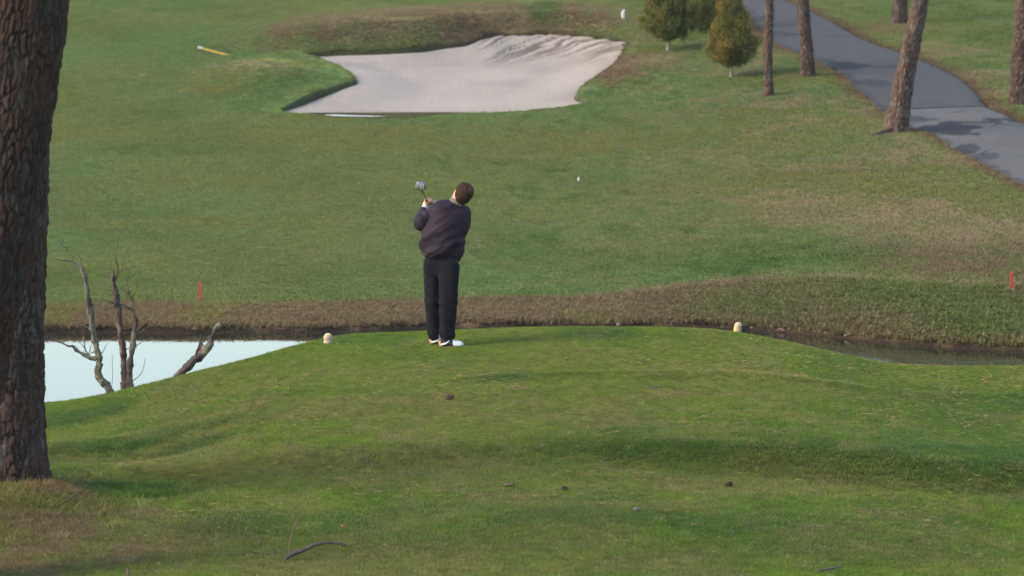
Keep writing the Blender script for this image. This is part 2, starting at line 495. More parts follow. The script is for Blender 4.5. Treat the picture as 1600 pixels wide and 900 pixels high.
l_.new(mr_.outputs['Result'], bm_.inputs['Distance']); l_.new(nz_.outputs['Fac'], bm_.inputs['Height']); l_.new(bm_.outputs['Normal'], b_.inputs['Normal'])
wx = np.linspace(-44, 44, 45); wy = np.linspace(51, 74, 13)
WX, WY = np.meshgrid(wx, wy)
pond = link('pond_water', new_mesh('pond_water', np.stack([WX, WY, np.full_like(WX, WATER)], -1).reshape(-1, 3), grid_faces(13, 45)), M_WATER)
tag(pond, 'still pond water reflecting the pale sky', kind='structure')

# bunker sand, clipped to its outline: rings shrinking towards the middle
ctr = np.array([0.0, 0.0]); ctr = BUNKER.mean(0)
rings = []
nb = 420
seg = np.linspace(0, len(BUNKER), nb, endpoint=False)
bl = np.stack([np.interp(seg, np.arange(len(BUNKER) + 1), np.append(BUNKER[:, k], BUNKER[0, k])) for k in (0, 1)], -1)
nr = 70
off = 0.10
dirs = bl - ctr; ln = np.linalg.norm(dirs, axis=1, keepdims=True)
for k in range(nr):
    f = 1 - k / (nr - 0.98)
    rings.append(ctr + dirs * f + (dirs / ln * off * f))
sp = np.array(rings).reshape(-1, 2)
sz = bunker_floor(sp[:, 0], sp[:, 1])
# rain-washed runnels down the back face
back = np.interp(sp[:, 0], BX, BY)
tt = back - sp[:, 1]
sx = sp[:, 0]
xb = (sx - far(745, 70)[0]); xr = far(972, 75)[0] - far(745, 70)[0]
runm = sst(-0.1, 0.15, xb / xr) * sst(4.2, 0.6, tt)
u = sx * 2.1 + (tt) * 1.15 + 0.8 * fbm(sx * 1.5, sp[:, 1] * 0.7, 83, 2)
gr = vn2(u * 6.0, tt * 0.6, 81) * (0.75 + 0.5 * vn2(sx * 1.3, tt * 0.8, 86))
groove = sst(0.49, 0.60, gr) * runm * sst(0.0, 0.5, xb / xr + 0.3)
sz = sz - 0.022 * groove + 0.012 * (vn2(u * 4, tt, 82) - 0.5) * runm
SAND = np.array((0.292, 0.250, 0.212))
sc_ = np.tile(SAND, (len(sp), 1)) * (0.90 + 0.2 * fbm(sp[:, 0] / 1.6, sp[:, 1] / 2.2, 84, 4))[:, None]
sc_ = mixc(sc_, (0.085, 0.062, 0.048), 0.85 * groove)
sc_ = sc_ * (1 - 0.10 * sst(0.5, 0.7, fbm(sp[:, 0] * 0.6, sp[:, 1] * 0.5, 88, 3)))[:, None]
sdS = poly_sd(sp[:, 0], sp[:, 1], BUNKER)
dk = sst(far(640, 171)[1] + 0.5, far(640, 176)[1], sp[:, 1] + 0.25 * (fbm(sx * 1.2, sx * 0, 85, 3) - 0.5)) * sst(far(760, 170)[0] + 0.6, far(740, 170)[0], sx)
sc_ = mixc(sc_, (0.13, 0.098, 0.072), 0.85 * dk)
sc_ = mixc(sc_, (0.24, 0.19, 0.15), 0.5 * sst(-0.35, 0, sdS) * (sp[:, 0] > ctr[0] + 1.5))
M_SAND = material('bunker_sand', attr='col', rough=0.95, var=0.10, scale=14, bump=0.02, bscale=18, spec=0.1)
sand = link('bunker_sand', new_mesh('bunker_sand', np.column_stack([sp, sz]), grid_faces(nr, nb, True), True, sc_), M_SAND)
tag(sand, 'pale sand floor of the bunker with rain runnels at the back', kind='structure')

# puddle lying in the front of the bunker
pud_px = [(470, 174), (520, 171.5), (580, 170.5), (650, 170.5), (720, 172), (775, 174.5), (725, 179), (660, 184), (600, 186), (540, 184.5), (500, 180)]
pp = [far(*p)[:2] for p in pud_px]
pz = float(np.mean([z_base(np.array([q[0]]), np.array([q[1]]))[0] for q in pp[6:9]])) + 0.012
pud = smooth_loop(pp, 88)
pc = pud.mean(0)
pv = np.vstack([np.column_stack([pud, np.full(len(pud), pz)]), [[pc[0], pc[1], pz]]])
M_PUD = M_WATER.copy(); M_PUD.name = 'puddle_water'
M_PUD.node_tree.nodes["Principled BSDF"].inputs['Base Color'].default_value = (0.075, 0.058, 0.04, 1)
puddle = link('puddle_water', new_mesh('puddle_water', pv, [(i, (i + 1) % len(pud), len(pud)) for i in range(len(pud))]), M_PUD)
tag(puddle, 'shallow brown rain puddle along the front of the bunker', kind='structure')

sp_px = [(508, 180), (516, 178.2), (530, 178.0), (540, 179.6), (575, 181.2), (605, 182.4), (570, 182.8), (535, 182.2)]  # thin whitish shape laid just above the puddle
q_ = smooth_loop([far(*p)[:2] for p in sp_px], 64); qc = q_.mean(0)
qv = np.vstack([np.column_stack([q_, np.full(len(q_), pz + 0.004)]), [[qc[0], qc[1], pz + 0.012]]])
sliver = link('puddle_streak', new_mesh('puddle_streak', qv, [(i, (i + 1) % len(q_), len(q_)) for i in range(len(q_))]), material('white_streak', (0.42, 0.42, 0.41), rough=0.8, var=0.4, scale=9))
tag(sliver, 'thin whitish streak lying on the bunker puddle', kind='stuff')

# cart path in two stretches of asphalt meeting at a joint
def path_piece(name, t0, t1, base, label, raise_):
    ns = 420; na = 56
    t = np.linspace(t0, t1, ns)
    tl = np.interp(t, [0, TJ, 1], [0, TJL, 1])            # the joint runs square across the path
    L = np.stack([np.interp(tl, np.linspace(0, 1, len(pl)), pl[:, k]) for k in (0, 1)], -1)
    R_ = np.stack([np.interp(t, np.linspace(0, 1, len(pr)), pr[:, k]) for k in (0, 1)], -1)
    s = np.linspace(0, 1, na)[None, :, None]
    wob = 0.10 * (fbm(t * 160, t * 0, 91, 3) - 0.5)
    e = (R_ - L) / np.linalg.norm(R_ - L, axis=1, keepdims=True)
    L = L + e * wob[:, None]; R_ = R_ - e * (0.05 * (fbm(t * 150, t * 0 + 9, 92, 3) - 0.5))[:, None]
    P = (L[:, None] * (1 - s) + R_[:, None] * s)
    X, Y = P[..., 0], P[..., 1]
    Z = z_ground(X, Y, False) + raise_ + 0.025 * (1 - (2 * s[..., 0] - 1) ** 2)
    Z[:, 0] -= 0.06; Z[:, -1] -= 0.06
    x, y = X.ravel(), Y.ravel()
    c = np.tile(np.array(base), (len(x), 1)) * (0.86 + 0.28 * fbm(x / 0.5, y / 0.8, 93, 4))[:, None]
    nz = fbm(x / 0.35, y / 0.6, 94, 3)
    for px, py, rx, ry, a in STAINS_AND_SHADE:
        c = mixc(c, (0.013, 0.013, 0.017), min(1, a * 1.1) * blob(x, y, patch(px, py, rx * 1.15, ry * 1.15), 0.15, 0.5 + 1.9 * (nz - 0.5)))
    across = np.broadcast_to(s[..., 0], X.shape).ravel()
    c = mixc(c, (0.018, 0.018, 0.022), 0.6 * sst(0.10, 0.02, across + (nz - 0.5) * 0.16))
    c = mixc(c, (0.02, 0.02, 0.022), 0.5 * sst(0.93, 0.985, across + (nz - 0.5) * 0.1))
    crack = np.abs(fbm(x / 0.9, y / 2.2, 95, 3) - 0.5)
    c = mixc(c, (0.016, 0.016, 0.02), 0.8 * sst(0.020, 0.006, crack) * sst(0.45, 0.6, fbm(x / 2, y / 4, 96, 2)))
    o = link(name, new_mesh(name, np.stack([X, Y, Z], -1).reshape(-1, 3), grid_faces(ns, na), True, c), M_PATH)
    tag(o, label, kind='structure')
    return o
STAINS_AND_SHADE = [(1318, 107, 34, 6, .9), (1372, 133, 22, 6, .45), (1372, 108, 22, 2.5, .4), (1468, 205, 46, 7, .8), (1500, 236, 34, 7, .65), (1535, 246, 26, 6, .5),  # damp patches, with tree shadow also painted into the asphalt colour
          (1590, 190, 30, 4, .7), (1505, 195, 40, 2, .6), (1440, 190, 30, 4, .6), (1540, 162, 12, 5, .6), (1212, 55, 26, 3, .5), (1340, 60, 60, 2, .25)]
M_PATH = material('asphalt', attr='col', rough=0.8, var=0.18, scale=30, bump=0.006, bscale=70, spec=0.12)
TJ = 0.64
_i = [k for k in range(len(pl))]
_pj = far(1425, 172); _k = np.argmin(np.linalg.norm(pr - far(1546, 168.5)[:2], axis=1)); TJ = _k / (len(pr) - 1)
TJL = np.argmin(np.linalg.norm(pl - far(1378, 174)[:2], axis=1)) / (len(pl) - 1)
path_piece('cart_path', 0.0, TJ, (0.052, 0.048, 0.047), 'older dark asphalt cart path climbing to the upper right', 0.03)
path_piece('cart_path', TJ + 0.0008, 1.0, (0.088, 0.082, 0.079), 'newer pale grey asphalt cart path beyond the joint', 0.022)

# ------------------------------------------------------------------ grass: tufts of real blades scattered over the turf
def tuft_mesh(name, blades, spread, lean, width, seed):
    r = np.random.default_rng(seed)
    V = []; F = []
    for _ in range(blades):
        a = r.uniform(0, 2 * math.pi); d = spread * math.sqrt(r.uniform(0, 1))
        bx, by = d * math.cos(a), d * math.sin(a)
        h = r.uniform(0.55, 1.0); th = r.uniform(0, 2 * math.pi)
        lx, ly = lean * r.normal(), lean * r.normal()
        wx, wy = width * math.cos(th) / 2, width * math.sin(th) / 2
        k = len(V)
        V += [(bx - wx, by - wy, -0.25), (bx + wx, by + wy, -0.25), (bx + lx * .4 + wx * .8, by + ly * .4 + wy * .8, h * .6), (bx + lx * .4 - wx * .8, by + ly * .4 - wy * .8, h * .6), (bx + lx, by + ly, h)]
        F += [(k, k + 1, k + 2, k + 3), (k + 3, k + 2, k + 4)]
    return new_mesh(name, V, F, False)

M_GRASS = bpy.data.materials.new('grass_blades'); M_GRASS.use_nodes = True
n_ = M_GRASS.node_tree.nodes; l_ = M_GRASS.node_tree.links
b_ = n_["Principled BSDF"]; b_.inputs['Roughness'].default_value = 0.75; b_.inputs['Specular IOR Level'].default_value = 0.15
ai = n_.new('ShaderNodeAttribute'); ai.attribute_type = 'INSTANCER'; ai.attribute_name = 'tint'
l_.new(ai.outputs['Color'], b_.inputs['Base Color'])
tr_ = n_.new('ShaderNodeBsdfTranslucent'); l_.new(ai.outputs['Color'], tr_.inputs['Color'])
mx_ = n_.new('ShaderNodeMixShader'); mx_.inputs[0].default_value = 0.42
ge_ = n_.new('ShaderNodeNewGeometry'); vm_ = n_.new('ShaderNodeVectorMath'); vm_.operation = 'MULTIPLY_ADD'
vm_.inputs[1].default_value = (0.25, 0.25, 0.25); vm_.inputs[2].default_value = (0, 0, 0.9)
vn_ = n_.new('ShaderNodeVectorMath'); vn_.operation = 'NORMALIZE'
l_.new(ge_.outputs['Normal'], vm_.inputs[0]); l_.new(vm_.outputs[0], vn_.inputs[0]); l_.new(vn_.outputs[0], b_.inputs['Normal'])
l_.new(b_.outputs[0], mx_.inputs[1]); l_.new(tr_.outputs[0], mx_.inputs[2]); l_.new(mx_.outputs[0], n_["Material Output"].inputs['Surface'])

def tuft_set(prefix, blades, spread, lean, width, seed):
    out = []
    for k in range(3):
        me = tuft_mesh(prefix, blades, spread, lean, width, seed + k)
        me.materials.append(M_GRASS)
        out.append(bpy.data.objects.new(prefix, me))        # kept out of the scene: only the scatter uses them
    return out

def scatter(name, pts, scl, tint, tufts, label):
    me = bpy.data.meshes.new(name)
    n = len(pts)
    me.vertices.add(n); me.vertices.foreach_set('co', pts.astype(np.float32).ravel())
    a = me.attributes.new('tscale', 'FLOAT_VECTOR', 'POINT'); a.data.foreach_set('vector', scl.astype(np.float32).ravel())
    rot = np.zeros((n, 3), np.float32); rot[:, 2] = rng.uniform(0, 6.283, n)
    a = me.attributes.new('trot', 'FLOAT_VECTOR', 'POINT'); a.data.foreach_set('vector', rot.ravel())
    c = np.ones((n, 4), np.float32); c[:, :3] = tint
    a = me.attributes.new('tint', 'FLOAT_COLOR', 'POINT'); a.data.foreach_set('color', c.ravel())
    a = me.attributes.new('pick', 'INT', 'POINT'); a.data.foreach_set('value', rng.integers(0, len(tufts), n).astype(np.int32))
    o = link(name, me)
    g = bpy.data.node_groups.new(name, 'GeometryNodeTree')
    g.interface.new_socket('Geometry', in_out='INPUT', socket_type='NodeSocketGeometry')
    g.interface.new_socket('Geometry', in_out='OUTPUT', socket_type='NodeSocketGeometry')
    N = g.nodes; L = g.links
    gi = N.new('NodeGroupInput'); go = N.new('NodeGroupOutput')
    ip = N.new('GeometryNodeInstanceOnPoints'); jn = N.new('GeometryNodeJoinGeometry')
    for t in tufts:
        oi = N.new('GeometryNodeObjectInfo'); oi.inputs['Object'].default_value = t; oi.inputs['As Instance'].default_value = True
        L.new(oi.outputs['Geometry'], jn.inputs[0])
    L.new(gi.outputs[0], ip.inputs['Points']); L.new(jn.outputs[0], ip.inputs['Instance'])
    ip.inputs['Pick Instance'].default_value = True
    for nm, ty, sock in (('pick', 'INT', 'Instance Index'), ('trot', 'FLOAT_VECTOR', 'Rotation'), ('tscale', 'FLOAT_VECTOR', 'Scale')):
        na = N.new('GeometryNodeInputNamedAttribute'); na.data_type = ty; na.inputs['Name'].default_value = nm
        L.new(na.outputs['Attribute'], ip.inputs[sock])
    L.new(ip.outputs[0], go.inputs[0])
    md = o.modifiers.new('scatter', 'NODES'); md.node_group = g
    tag(o, label, kind='stuff')
    return o

def points_in(y0, y1, dens, margin=1.6):
    """uniform points over the strip of land the camera can look along"""
    half = lambda y: y * 800 / FPX + margin
    n = int(dens * (y1 - y0) * 2 * half(y1))
    y = rng.uniform(y0, y1, n); x = rng.uniform(-half(y1), half(y1), n)
    k = np.abs(x) < half(y)
    return x[k], y[k]

def tinted(x, y, amt):
    c = land_colour(x, y)
    v = rng.normal(1.0, amt, (len(x), 1)); h = rng.normal(0, amt * 0.45, (len(x), 1))
    c = c * np.clip(v, 0.5, 1.7)
    c[:, :1] *= (1 + h); c[:, 2:] *= (1 - h * 0.5)
    dead = rng.random(len(x)) < np.where(y < 60, 0.012 + 0.06 * sst(0.5, 0.75, fbm(x / 0.5, y / 0.6, 57, 3)), 0.002)
    c[dead] = np.array(TAN) * rng.uniform(0.7, 1.15, (dead.sum(), 1))
    return np.clip(c, 0.004, 1)

T_SHORT = tuft_set('grass_tuft', 16, 1.1, 0.5, 0.17, 100)
T_LONG = tuft_set('grass_clump', 18, 0.42, 0.42, 0.07, 200)
T_FAR = tuft_set('turf_tuft', 18, 1.5, 0.55, 0.30, 300)

# near lawn and tee
x, y = points_in(34.6, 52.6, 1500)
hmap = 0.026 + 0.012 * fbm(x / 1.2, y / 1.6, 111, 3)
rough_n = np.zeros(len(x))
for p, c_, a_ in _pn:
    if c_ is LUSH:
        rough_n = np.maximum(rough_n, blob(x, y, p, 0.6) * a_)
tee = sst(42.8, 44.5, y)
hmap = hmap * (1.05 - 0.35 * tee * sst(-4, -2, x)) + 0.020 * rough_n * sst(47.0, 44.0, y)
knoll = np.exp(-((x + 4.3) / 0.9) ** 2 - ((y - 40.0) / 1.3) ** 2)
hmap = hmap + 0.045 * knoll
z = z_ground(x, y)
sc3 = np.column_stack([hmap * rng.uniform(0.9, 1.5, len(x))] * 2 + [hmap * rng.uniform(0.7, 1.35, len(x))])
scatter('lawn_grass', np.column_stack([x, y, z - 0.004]), sc3, tinted(x, y, 0.2), T_SHORT, 'mown grass of the tee and the lawn in front')
# longer grass round the feet of the big pines, on the knoll and the swale edges
x, y = points_in(37.5, 47.0, 900)
k = ((np.exp(-((x + 4.2) / 0.7) ** 2 - ((y - 40.1) / 1.1) ** 2) > rng.random(len(x)) * 1.1) | ((blob(x, y, _pn[16][0], 0.5) > 0.5) & (rng.random(len(x)) < .6)) | ((blob(x, y, _pn[18][0], 0.5) > 0.5) & (rng.random(len(x)) < .4)))
x, y = x[k], y[k]
BASE = cast(12, 768)
a_ = rng.uniform(0, 6.283, 900); q_ = 0.36 + 0.8 * rng.random(900) ** 1.6
x = np.concatenate([x, BASE[0] + np.cos(a_) * q_]); y = np.concatenate([y, BASE[1] + np.sin(a_) * q_])
h = rng.uniform(0.05, 0.12, len(x)) + 0.05 * rng.random(len(x)) * (np.hypot(x - BASE[0], y - BASE[1]) < 0.6)
scatter('long_grass', np.column_stack([x, y, z_ground(x, y)]), np.column_stack([h, h, h]), np.clip(tinted(x, y, 0.2) * np.where((np.hypot(x - BASE[0], y - BASE[1]) < 0.8)[:, None] & (rng.random(len(x)) < 0.5)[:, None], np.array([1.25, 1.05, 0.95])[None], 1.0), 0, 1), T_LONG, 'longer uncut grass round the big pines')
# weed mat floating in the right-hand arm of the pond
wl = lambda px, py: (lambda d: np.array([d[0], 1.0]) * (WATER - CAM_H) / d[2])(ray(px, py))
wa_, wb_, wm_ = wl(1520, 564), wl(1520, 580), wl(1520, 572)
x = wm_[0] + rng.uniform(-1, 1, 5200) * 0.95; y = wm_[1] + rng.uniform(-1, 1, 5200) * abs(wa_[1] - wb_[1]) * 0.5
k = ((x - wm_[0]) / 0.95) ** 2 + ((y - wm_[1]) / (abs(wa_[1] - wb_[1]) * 0.5)) ** 2 + 2.2 * (fbm(x / 0.25, y / 0.4, 114, 3) - 0.5) < 0.6
x, y = x[k], y[k]; h = rng.uniform(0.012, 0.03, len(x))
scatter('pond_weed', np.column_stack([x, y, np.full(len(x), WATER)]), np.column_stack([h * 2.2, h * 2.2, h]), np.array((0.115, 0.125, 0.060))[None] * rng.uniform(.5, 1.3, (len(x), 1)), T_SHORT, 'dark olive weed floating in the shallow arm of the pond')
# fallen pine needles and straw, too many to count
def straw(n, seed):
    r = np.random.default_rng(seed)
    x, y = points_in(35.0, 51.0, n / 150.0)
    keep = r.random(len(x)) < 0.12 + 0.9 * sst(0.45, 0.75, fbm(x / 0.9, y / 1.3, 58, 3))
    x, y = x[keep], y[keep]; m = len(x)
    z = z_ground(x, y) + 0.022 + 0.010 * r.random(m)
    a = r.uniform(0, 6.283, m); l = r.uniform(0.03, 0.10, m); wd = r.uniform(0.003, 0.007, m); b = r.normal(0, 0.12, m)
    ca, sa = np.cos(a), np.sin(a)
    P = np.stack([x, y, z], -1); D = np.stack([ca, sa, b], -1) * l[:, None] / 2; Q = np.stack([-sa, ca, np.zeros(m)], -1) * wd[:, None] / 2; U = np.array([0, 0, 0.004])
    V = np.stack([P - D, P + Q, P + D, P - Q, P + U], 1).reshape(-1, 3)
    k = np.arange(m)[:, None] * 5
    F = np.concatenate([k + np.array(t)[None] for t in ((0, 3, 4), (3, 2, 4), (2, 1, 4), (1, 0, 4))])
    c = np.repeat(np.array((0.29, 0.185, 0.085))[None] * r.uniform(0.4, 1.1, (m, 1)) * np.column_stack([np.ones(m), r.uniform(.8, 1.1, m), r.uniform(.7, 1.2, m)]), 5, 0)
    o = link('pine_straw', new_mesh('pine_straw', V, F, False, c), material('dry_straw', attr='col', rough=0.85, var=0.1))
    tag(o, 'dry pine needles and straw bits strewn over the lawn', kind='stuff')
straw(12000, 12)
# far fairway
x, y = points_in(66.4, 122, 300, 2.2)
z = z_ground(x, y)
ok = (y - shore(x) > 0.12) & (sd_local(x, y, BUNKER, 1) > 0.06) & (sd_local(x, y, PATH, 1) > 0.08)
x, y, z = x[ok], y[ok], z[ok]
t = y - shore(x)
rough_f = np.clip(sst(2.5, 7, x - (y - 75) * 0.03) + sst(3.2, 1.8, t), 0, 1)
hm = 0.026 + 0.022 * rough_f + 0.012 * fbm(x / 2, y / 3, 112, 2)
sc3 = np.column_stack([hm * rng.uniform(1.0, 2.0, len(x))] * 2 + [hm * rng.uniform(0.6, 1.4, len(x))])
scatter('fairway_grass', np.column_stack([x, y, z - 0.006]), sc3, tinted(x, y, 0.04), T_FAR, 'mown fairway grass on the slope across the pond')
# rank grass on the pond bank, round the bunker and on the hillside
x, y = points_in(66.5, 122, 260, 2.0)
z = z_ground(x, y); t = y - shore(x); lr = 1.5 + 1.3 * sst(0.5, 5.6, x)
sdb = sd_local(x, y, BUNKER, 1.5)
yb = np.interp(x, BX, BY); hb = np.interp(x, BX, BH)
want = 0.95 * (sst(0.06, 0.18, t) * sst(lr + 0.3, lr - 0.3, t))
want = np.maximum(want, 0.22 * sst(0.25, 0.45, hb) * sst(-0.3, 0.0, y - yb) * sst(2.4, 1.4, y - yb))
want = np.maximum(want, 0.8 * sst(0.45, 0.08, sdb) * (sdb > 0.03))
for M_, a_ in ((MOUND_L, .35), (MOUND_R, .7)):
    want = np.maximum(want, a_ * np.exp(-((x - M_[0]) / M_[2]) ** 2 - ((y - M_[1]) / M_[3]) ** 2) * (sdb > 0.03))
want = np.maximum(want, 0.16 * sst(3.5, 8, x - (y - 75) * 0.03) * sst(0.4, 0.6, fbm(x / 1.5, y / 2, 113, 3)))
want = want * np.where((sdb < 1.0) & (y < np.interp(x, FRX, FRY) + 0.15) & (x > BUNKER[:, 0].min() + 0.3), 0.04, 1)
want[(sdb < 0.03) | (sd_local(x, y, PATH, 1) < 0.1) | (t < 0.06)] = 0
k = rng.random(len(x)) < want
x, y, z = x[k], y[k], z[k]
t = y - shore(x)
h = rng.uniform(0.032, 0.07, len(x)) * (1 - 0.2 * sst(0.5, 4, x) * (t < 5))
h2 = h * rng.uniform(1.2, 2.2, len(x))
scatter('rough_grass', np.column_stack([x, y, z - 0.01]), np.column_stack([h2, h2, h]), np.clip(tinted(x, y, 0.10) * 1.6, 0, 1), T_LONG, 'rank brownish grass on the pond bank and bunker rim')
# ------------------------------------------------------------------ organic shapes: distance fields turned into one continuous mesh
class Field:
    def __init__(s, lo, hi, h):
        s.lo = np.array(lo, float); s.h = h
        s.n = np.ceil((np.array(hi) - s.lo) / h).astype(int) + 1
        s.f = np.full(s.n, 0.25, np.float32)
    def win(s, lo, hi):
        a = np.clip(np.floor((np.array(lo) - s.lo) / s.h).astype(int), 0, s.n - 1)
        b = np.clip(np.ceil((np.array(hi) - s.lo) / s.h).astype(int) + 1, 1, s.n)
        ax = [s.lo[k] + s.h * np.arange(a[k], b[k]) for k in range(3)]
        return tuple(slice(a[k], b[k]) for k in range(3)), np.meshgrid(*ax, indexing='ij', sparse=True)
    def put(s, sl, d, k):
        f = s.f[sl]
        hh = np.maximum(k - np.abs(f - d), 0) / k
        s.f[sl] = np.minimum(f, d) - hh * hh * k * 0.25
    def cone(s, a, b, ra, rb, k=0.03, sq=(1, 1, 1)):
        """tapered limb from a to b; sq squashes it along the axes about its middle"""
        a = np.array(a, float); b = np.array(b, float); sq = np.array(sq, float)
        pad = max(ra, rb) * max(1, *sq) + k + 0.03
        sl, (X, Y, Z) = s.win(np.minimum(a, b) - pad, np.maximum(a, b) + pad)
        m = (a + b) / 2
        P = [(q - m[i]) / sq[i] for i, q in enumerate((X, Y, Z))]
        A = (a - m) / sq; D = (b - a) / sq
        t = np.clip(sum((P[i] - A[i]) * D[i] for i in range(3)) / (D @ D + 1e-12), 0, 1)
        d = np.sqrt(sum((P[i] - A[i] - t * D[i]) ** 2 for i in range(3))) - (ra + (rb - ra) * t)
        s.put(sl, d * sq.min(), k)
    def ell(s, c, r, k=0.03, rot=None):
        c = np.array(c, float); r = np.array(r, float); pad = r.max() + k + 0.03
        sl, (X, Y, Z) = s.win(c - pad, c + pad)
        P = [X - c[0], Y - c[1], Z - c[2]]
        if rot is not None:
            R_ = np.array(rot)
            P = [R_[i, 0] * P[0] + R_[i, 1] * P[1] + R_[i, 2] * P[2] for i in range(3)]
        q = np.sqrt(sum((P[i] / r[i]) ** 2 for i in range(3)))
        q2 = np.sqrt(sum((P[i] / r[i] ** 2) ** 2 for i in range(3))) + 1e-9
        s.put(sl, q * (q - 1) / q2, k)
    def plane(s, p, n):
        """cut away everything on the side the normal points to"""
        p = np.array(p, float); n = np.array(n, float); n /= np.linalg.norm(n)
        sl, (X, Y, Z) = s.win(s.lo, s.lo + s.h * s.n)
        s.f = np.maximum(s.f, ((X - p[0]) * n[0] + (Y - p[1]) * n[1] + (Z - p[2]) * n[2]).astype(np.float32))
    def mesh(s):
        f = s.f.astype(np.float64); n = s.n
        inside = f < 0
        cs = [(i, j, k) for i in (0, 1) for j in (0, 1) for k in (0, 1)]
        sub = lambda A, c: A[c[0]:n[0] - 1 + c[0], c[1]:n[1] - 1 + c[1], c[2]:n[2] - 1 + c[2]]
        cnt = sum(sub(inside, c).astype(np.int8) for c in cs)
        act = (cnt > 0) & (cnt < 8)
        idx = np.full(act.shape, -1, np.int64)
        I = np.argwhere(act); idx[act] = np.arange(len(I))
        acc = np.zeros((len(I), 3)); num = np.zeros(len(I))
        for c in cs:
            for ax in range(3):
                if c[ax]:
                    continue
                c2 = list(c); c2[ax] = 1
                fa = f[I[:, 0] + c[0], I[:, 1] + c[1], I[:, 2] + c[2]]; fb = f[I[:, 0] + c2[0], I[:, 1] + c2[1], I[:, 2] + c2[2]]
                m = (fa < 0) != (fb < 0)
                t = np.where(m, fa / np.where(m, fa - fb, 1), 0)
                p = np.tile(np.array(c, float), (len(I), 1)); p[:, ax] += t
                acc[m] += p[m]; num[m] += 1
        V = s.lo + s.h * (I + acc / num[:, None])
        F = []
        for ax in range(3):
            o = [a for a in range(3) if a != ax]
            sa = [slice(None)] * 3; sb = [slice(None)] * 3
            sa[ax] = slice(0, -1); sb[ax] = slice(1, None)
            ch = inside[tuple(sa)] != inside[tuple(sb)]
            E = np.argwhere(ch)
            E = E[(E[:, o[0]] > 0) & (E[:, o[1]] > 0) & (E[:, o[0]] < n[o[0]] - 1) & (E[:, o[1]] < n[o[1]] - 1)]
            q = []
            for d0, d1 in ((1, 1), (0, 1), (0, 0), (1, 0)):
                g = E.copy(); g[:, o[0]] -= d0; g[:, o[1]] -= d1
                q.append(idx[g[:, 0], g[:, 1], g[:, 2]])
            q = np.stack(q, -1)
            fl = inside[E[:, 0], E[:, 1], E[:, 2]]
            if ax == 1:
                fl = ~fl
            q[~fl] = q[~fl][:, ::-1]
            F.append(q)
        F = np.concatenate(F)
        return V, F[(F >= 0).all(1)]

def vnormals(V, F):
    n = np.zeros_like(V)
    fn = np.cross(V[F[:, 2]] - V[F[:, 0]], V[F[:, 3]] - V[F[:, 1]])
    for k in range(4):
        np.add.at(n, F[:, k], fn)
    return n / (np.linalg.norm(n, axis=1, keepdims=True) + 1e-12)

def tube(pts, rad, ns=8, jitter=0.0, seed=0, step=None, cap=True):
    """a bent tapering tube with an uneven skin; returns verts, faces"""
    pts = np.array([tuple(p) for p in pts], float); rad = np.array(rad, float)
    if step:
        d = np.concatenate([[0], np.cumsum(np.linalg.norm(np.diff(pts, axis=0), axis=1))])
        m = max(3, int(d[-1] / step))
        sm = smooth_loop(np.column_stack([pts, rad]), max(4 * len(pts), m), False)
        pts, rad = sm[:, :3], np.maximum(sm[:, 3], 0.0008)
    T = np.gradient(pts, axis=0); T /= np.linalg.norm(T, axis=1, keepdims=True) + 1e-12
    ref = np.array([0.3, 0.9, 0.1]) if abs(T[0][1]) < 0.8 else np.array([1.0, 0.1, 0.2])
    V = []
    ang = np.linspace(0, 2 * math.pi, ns, endpoint=False)
    r = np.random.default_rng(seed)
    for i in range(len(pts)):
        a = np.cross(T[i], ref); a /= np.linalg.norm(a); b = np.cross(T[i], a)
        rr = rad[i] * (1 + jitter * r.normal(size=ns))
        V.append(pts[i] + (np.cos(ang) * rr)[:, None] * a + (np.sin(ang) * rr)[:, None] * b)
    V = np.concatenate(V)
    F = [tuple(q) for q in grid_faces(len(pts), ns, True)]
    if cap:
        F.append(tuple(range(ns))[::-1]); F.append(tuple(range(len(V) - ns, len(V))))
    return V, F

def join(parts):
    V = []; F = []; n = 0
    for v, f in parts:
        V.append(np.asarray(v, float)); F += [tuple(int(i) + n for i in q) for q in f]; n += len(v)
    return np.concatenate(V), F

# ------------------------------------------------------------------ the golfer
GB = cast(696, 541)                                  # where he stands on the tee
G0 = Vector((GB[0], GB[1], float(z_ground(np.array([GB[0]]), np.array([GB[1]]))[0]) - 0.004))
def L(px, py, y):
    v = at(px, py, G0.y + y) - G0
    return np.array([v.x, v.y, v.z])

M_SKIN = material('skin', (0.45, 0.25, 0.175), rough=0.55, var=0.12, scale=30)
M_JACKET = material('dark_plum_nylon', (0.0125, 0.0055, 0.0145), rough=0.75, var=0.25, scale=14, bump=0.003, bscale=35, spec=0.22)
M_TROUSER = material('charcoal_wool', (0.0045, 0.0048, 0.0085), rough=0.9, var=0.25, scale=25, spec=0.15)
M_HAIR = material('brown_hair', (0.040, 0.022, 0.014), rough=0.6, var=0.5, scale=60, stretch=(1, 1, 0.3), bump=0.006, bscale=90)
M_COLLAR = material('sage_cotton', (0.13, 0.13, 0.095), rough=0.9, var=0.1)
M_WHITE = material('white_leather', (0.58, 0.58, 0.57), rough=0.5, var=0.06)
M_NAVY = material('navy_leather', (0.014, 0.016, 0.030), rough=0.4, var=0.2)
M_TANL = material('tan_leather', (0.36, 0.22, 0.13), rough=0.55, var=0.15)
M_SOLE = material('black_rubber', (0.012, 0.012, 0.012), rough=0.7)

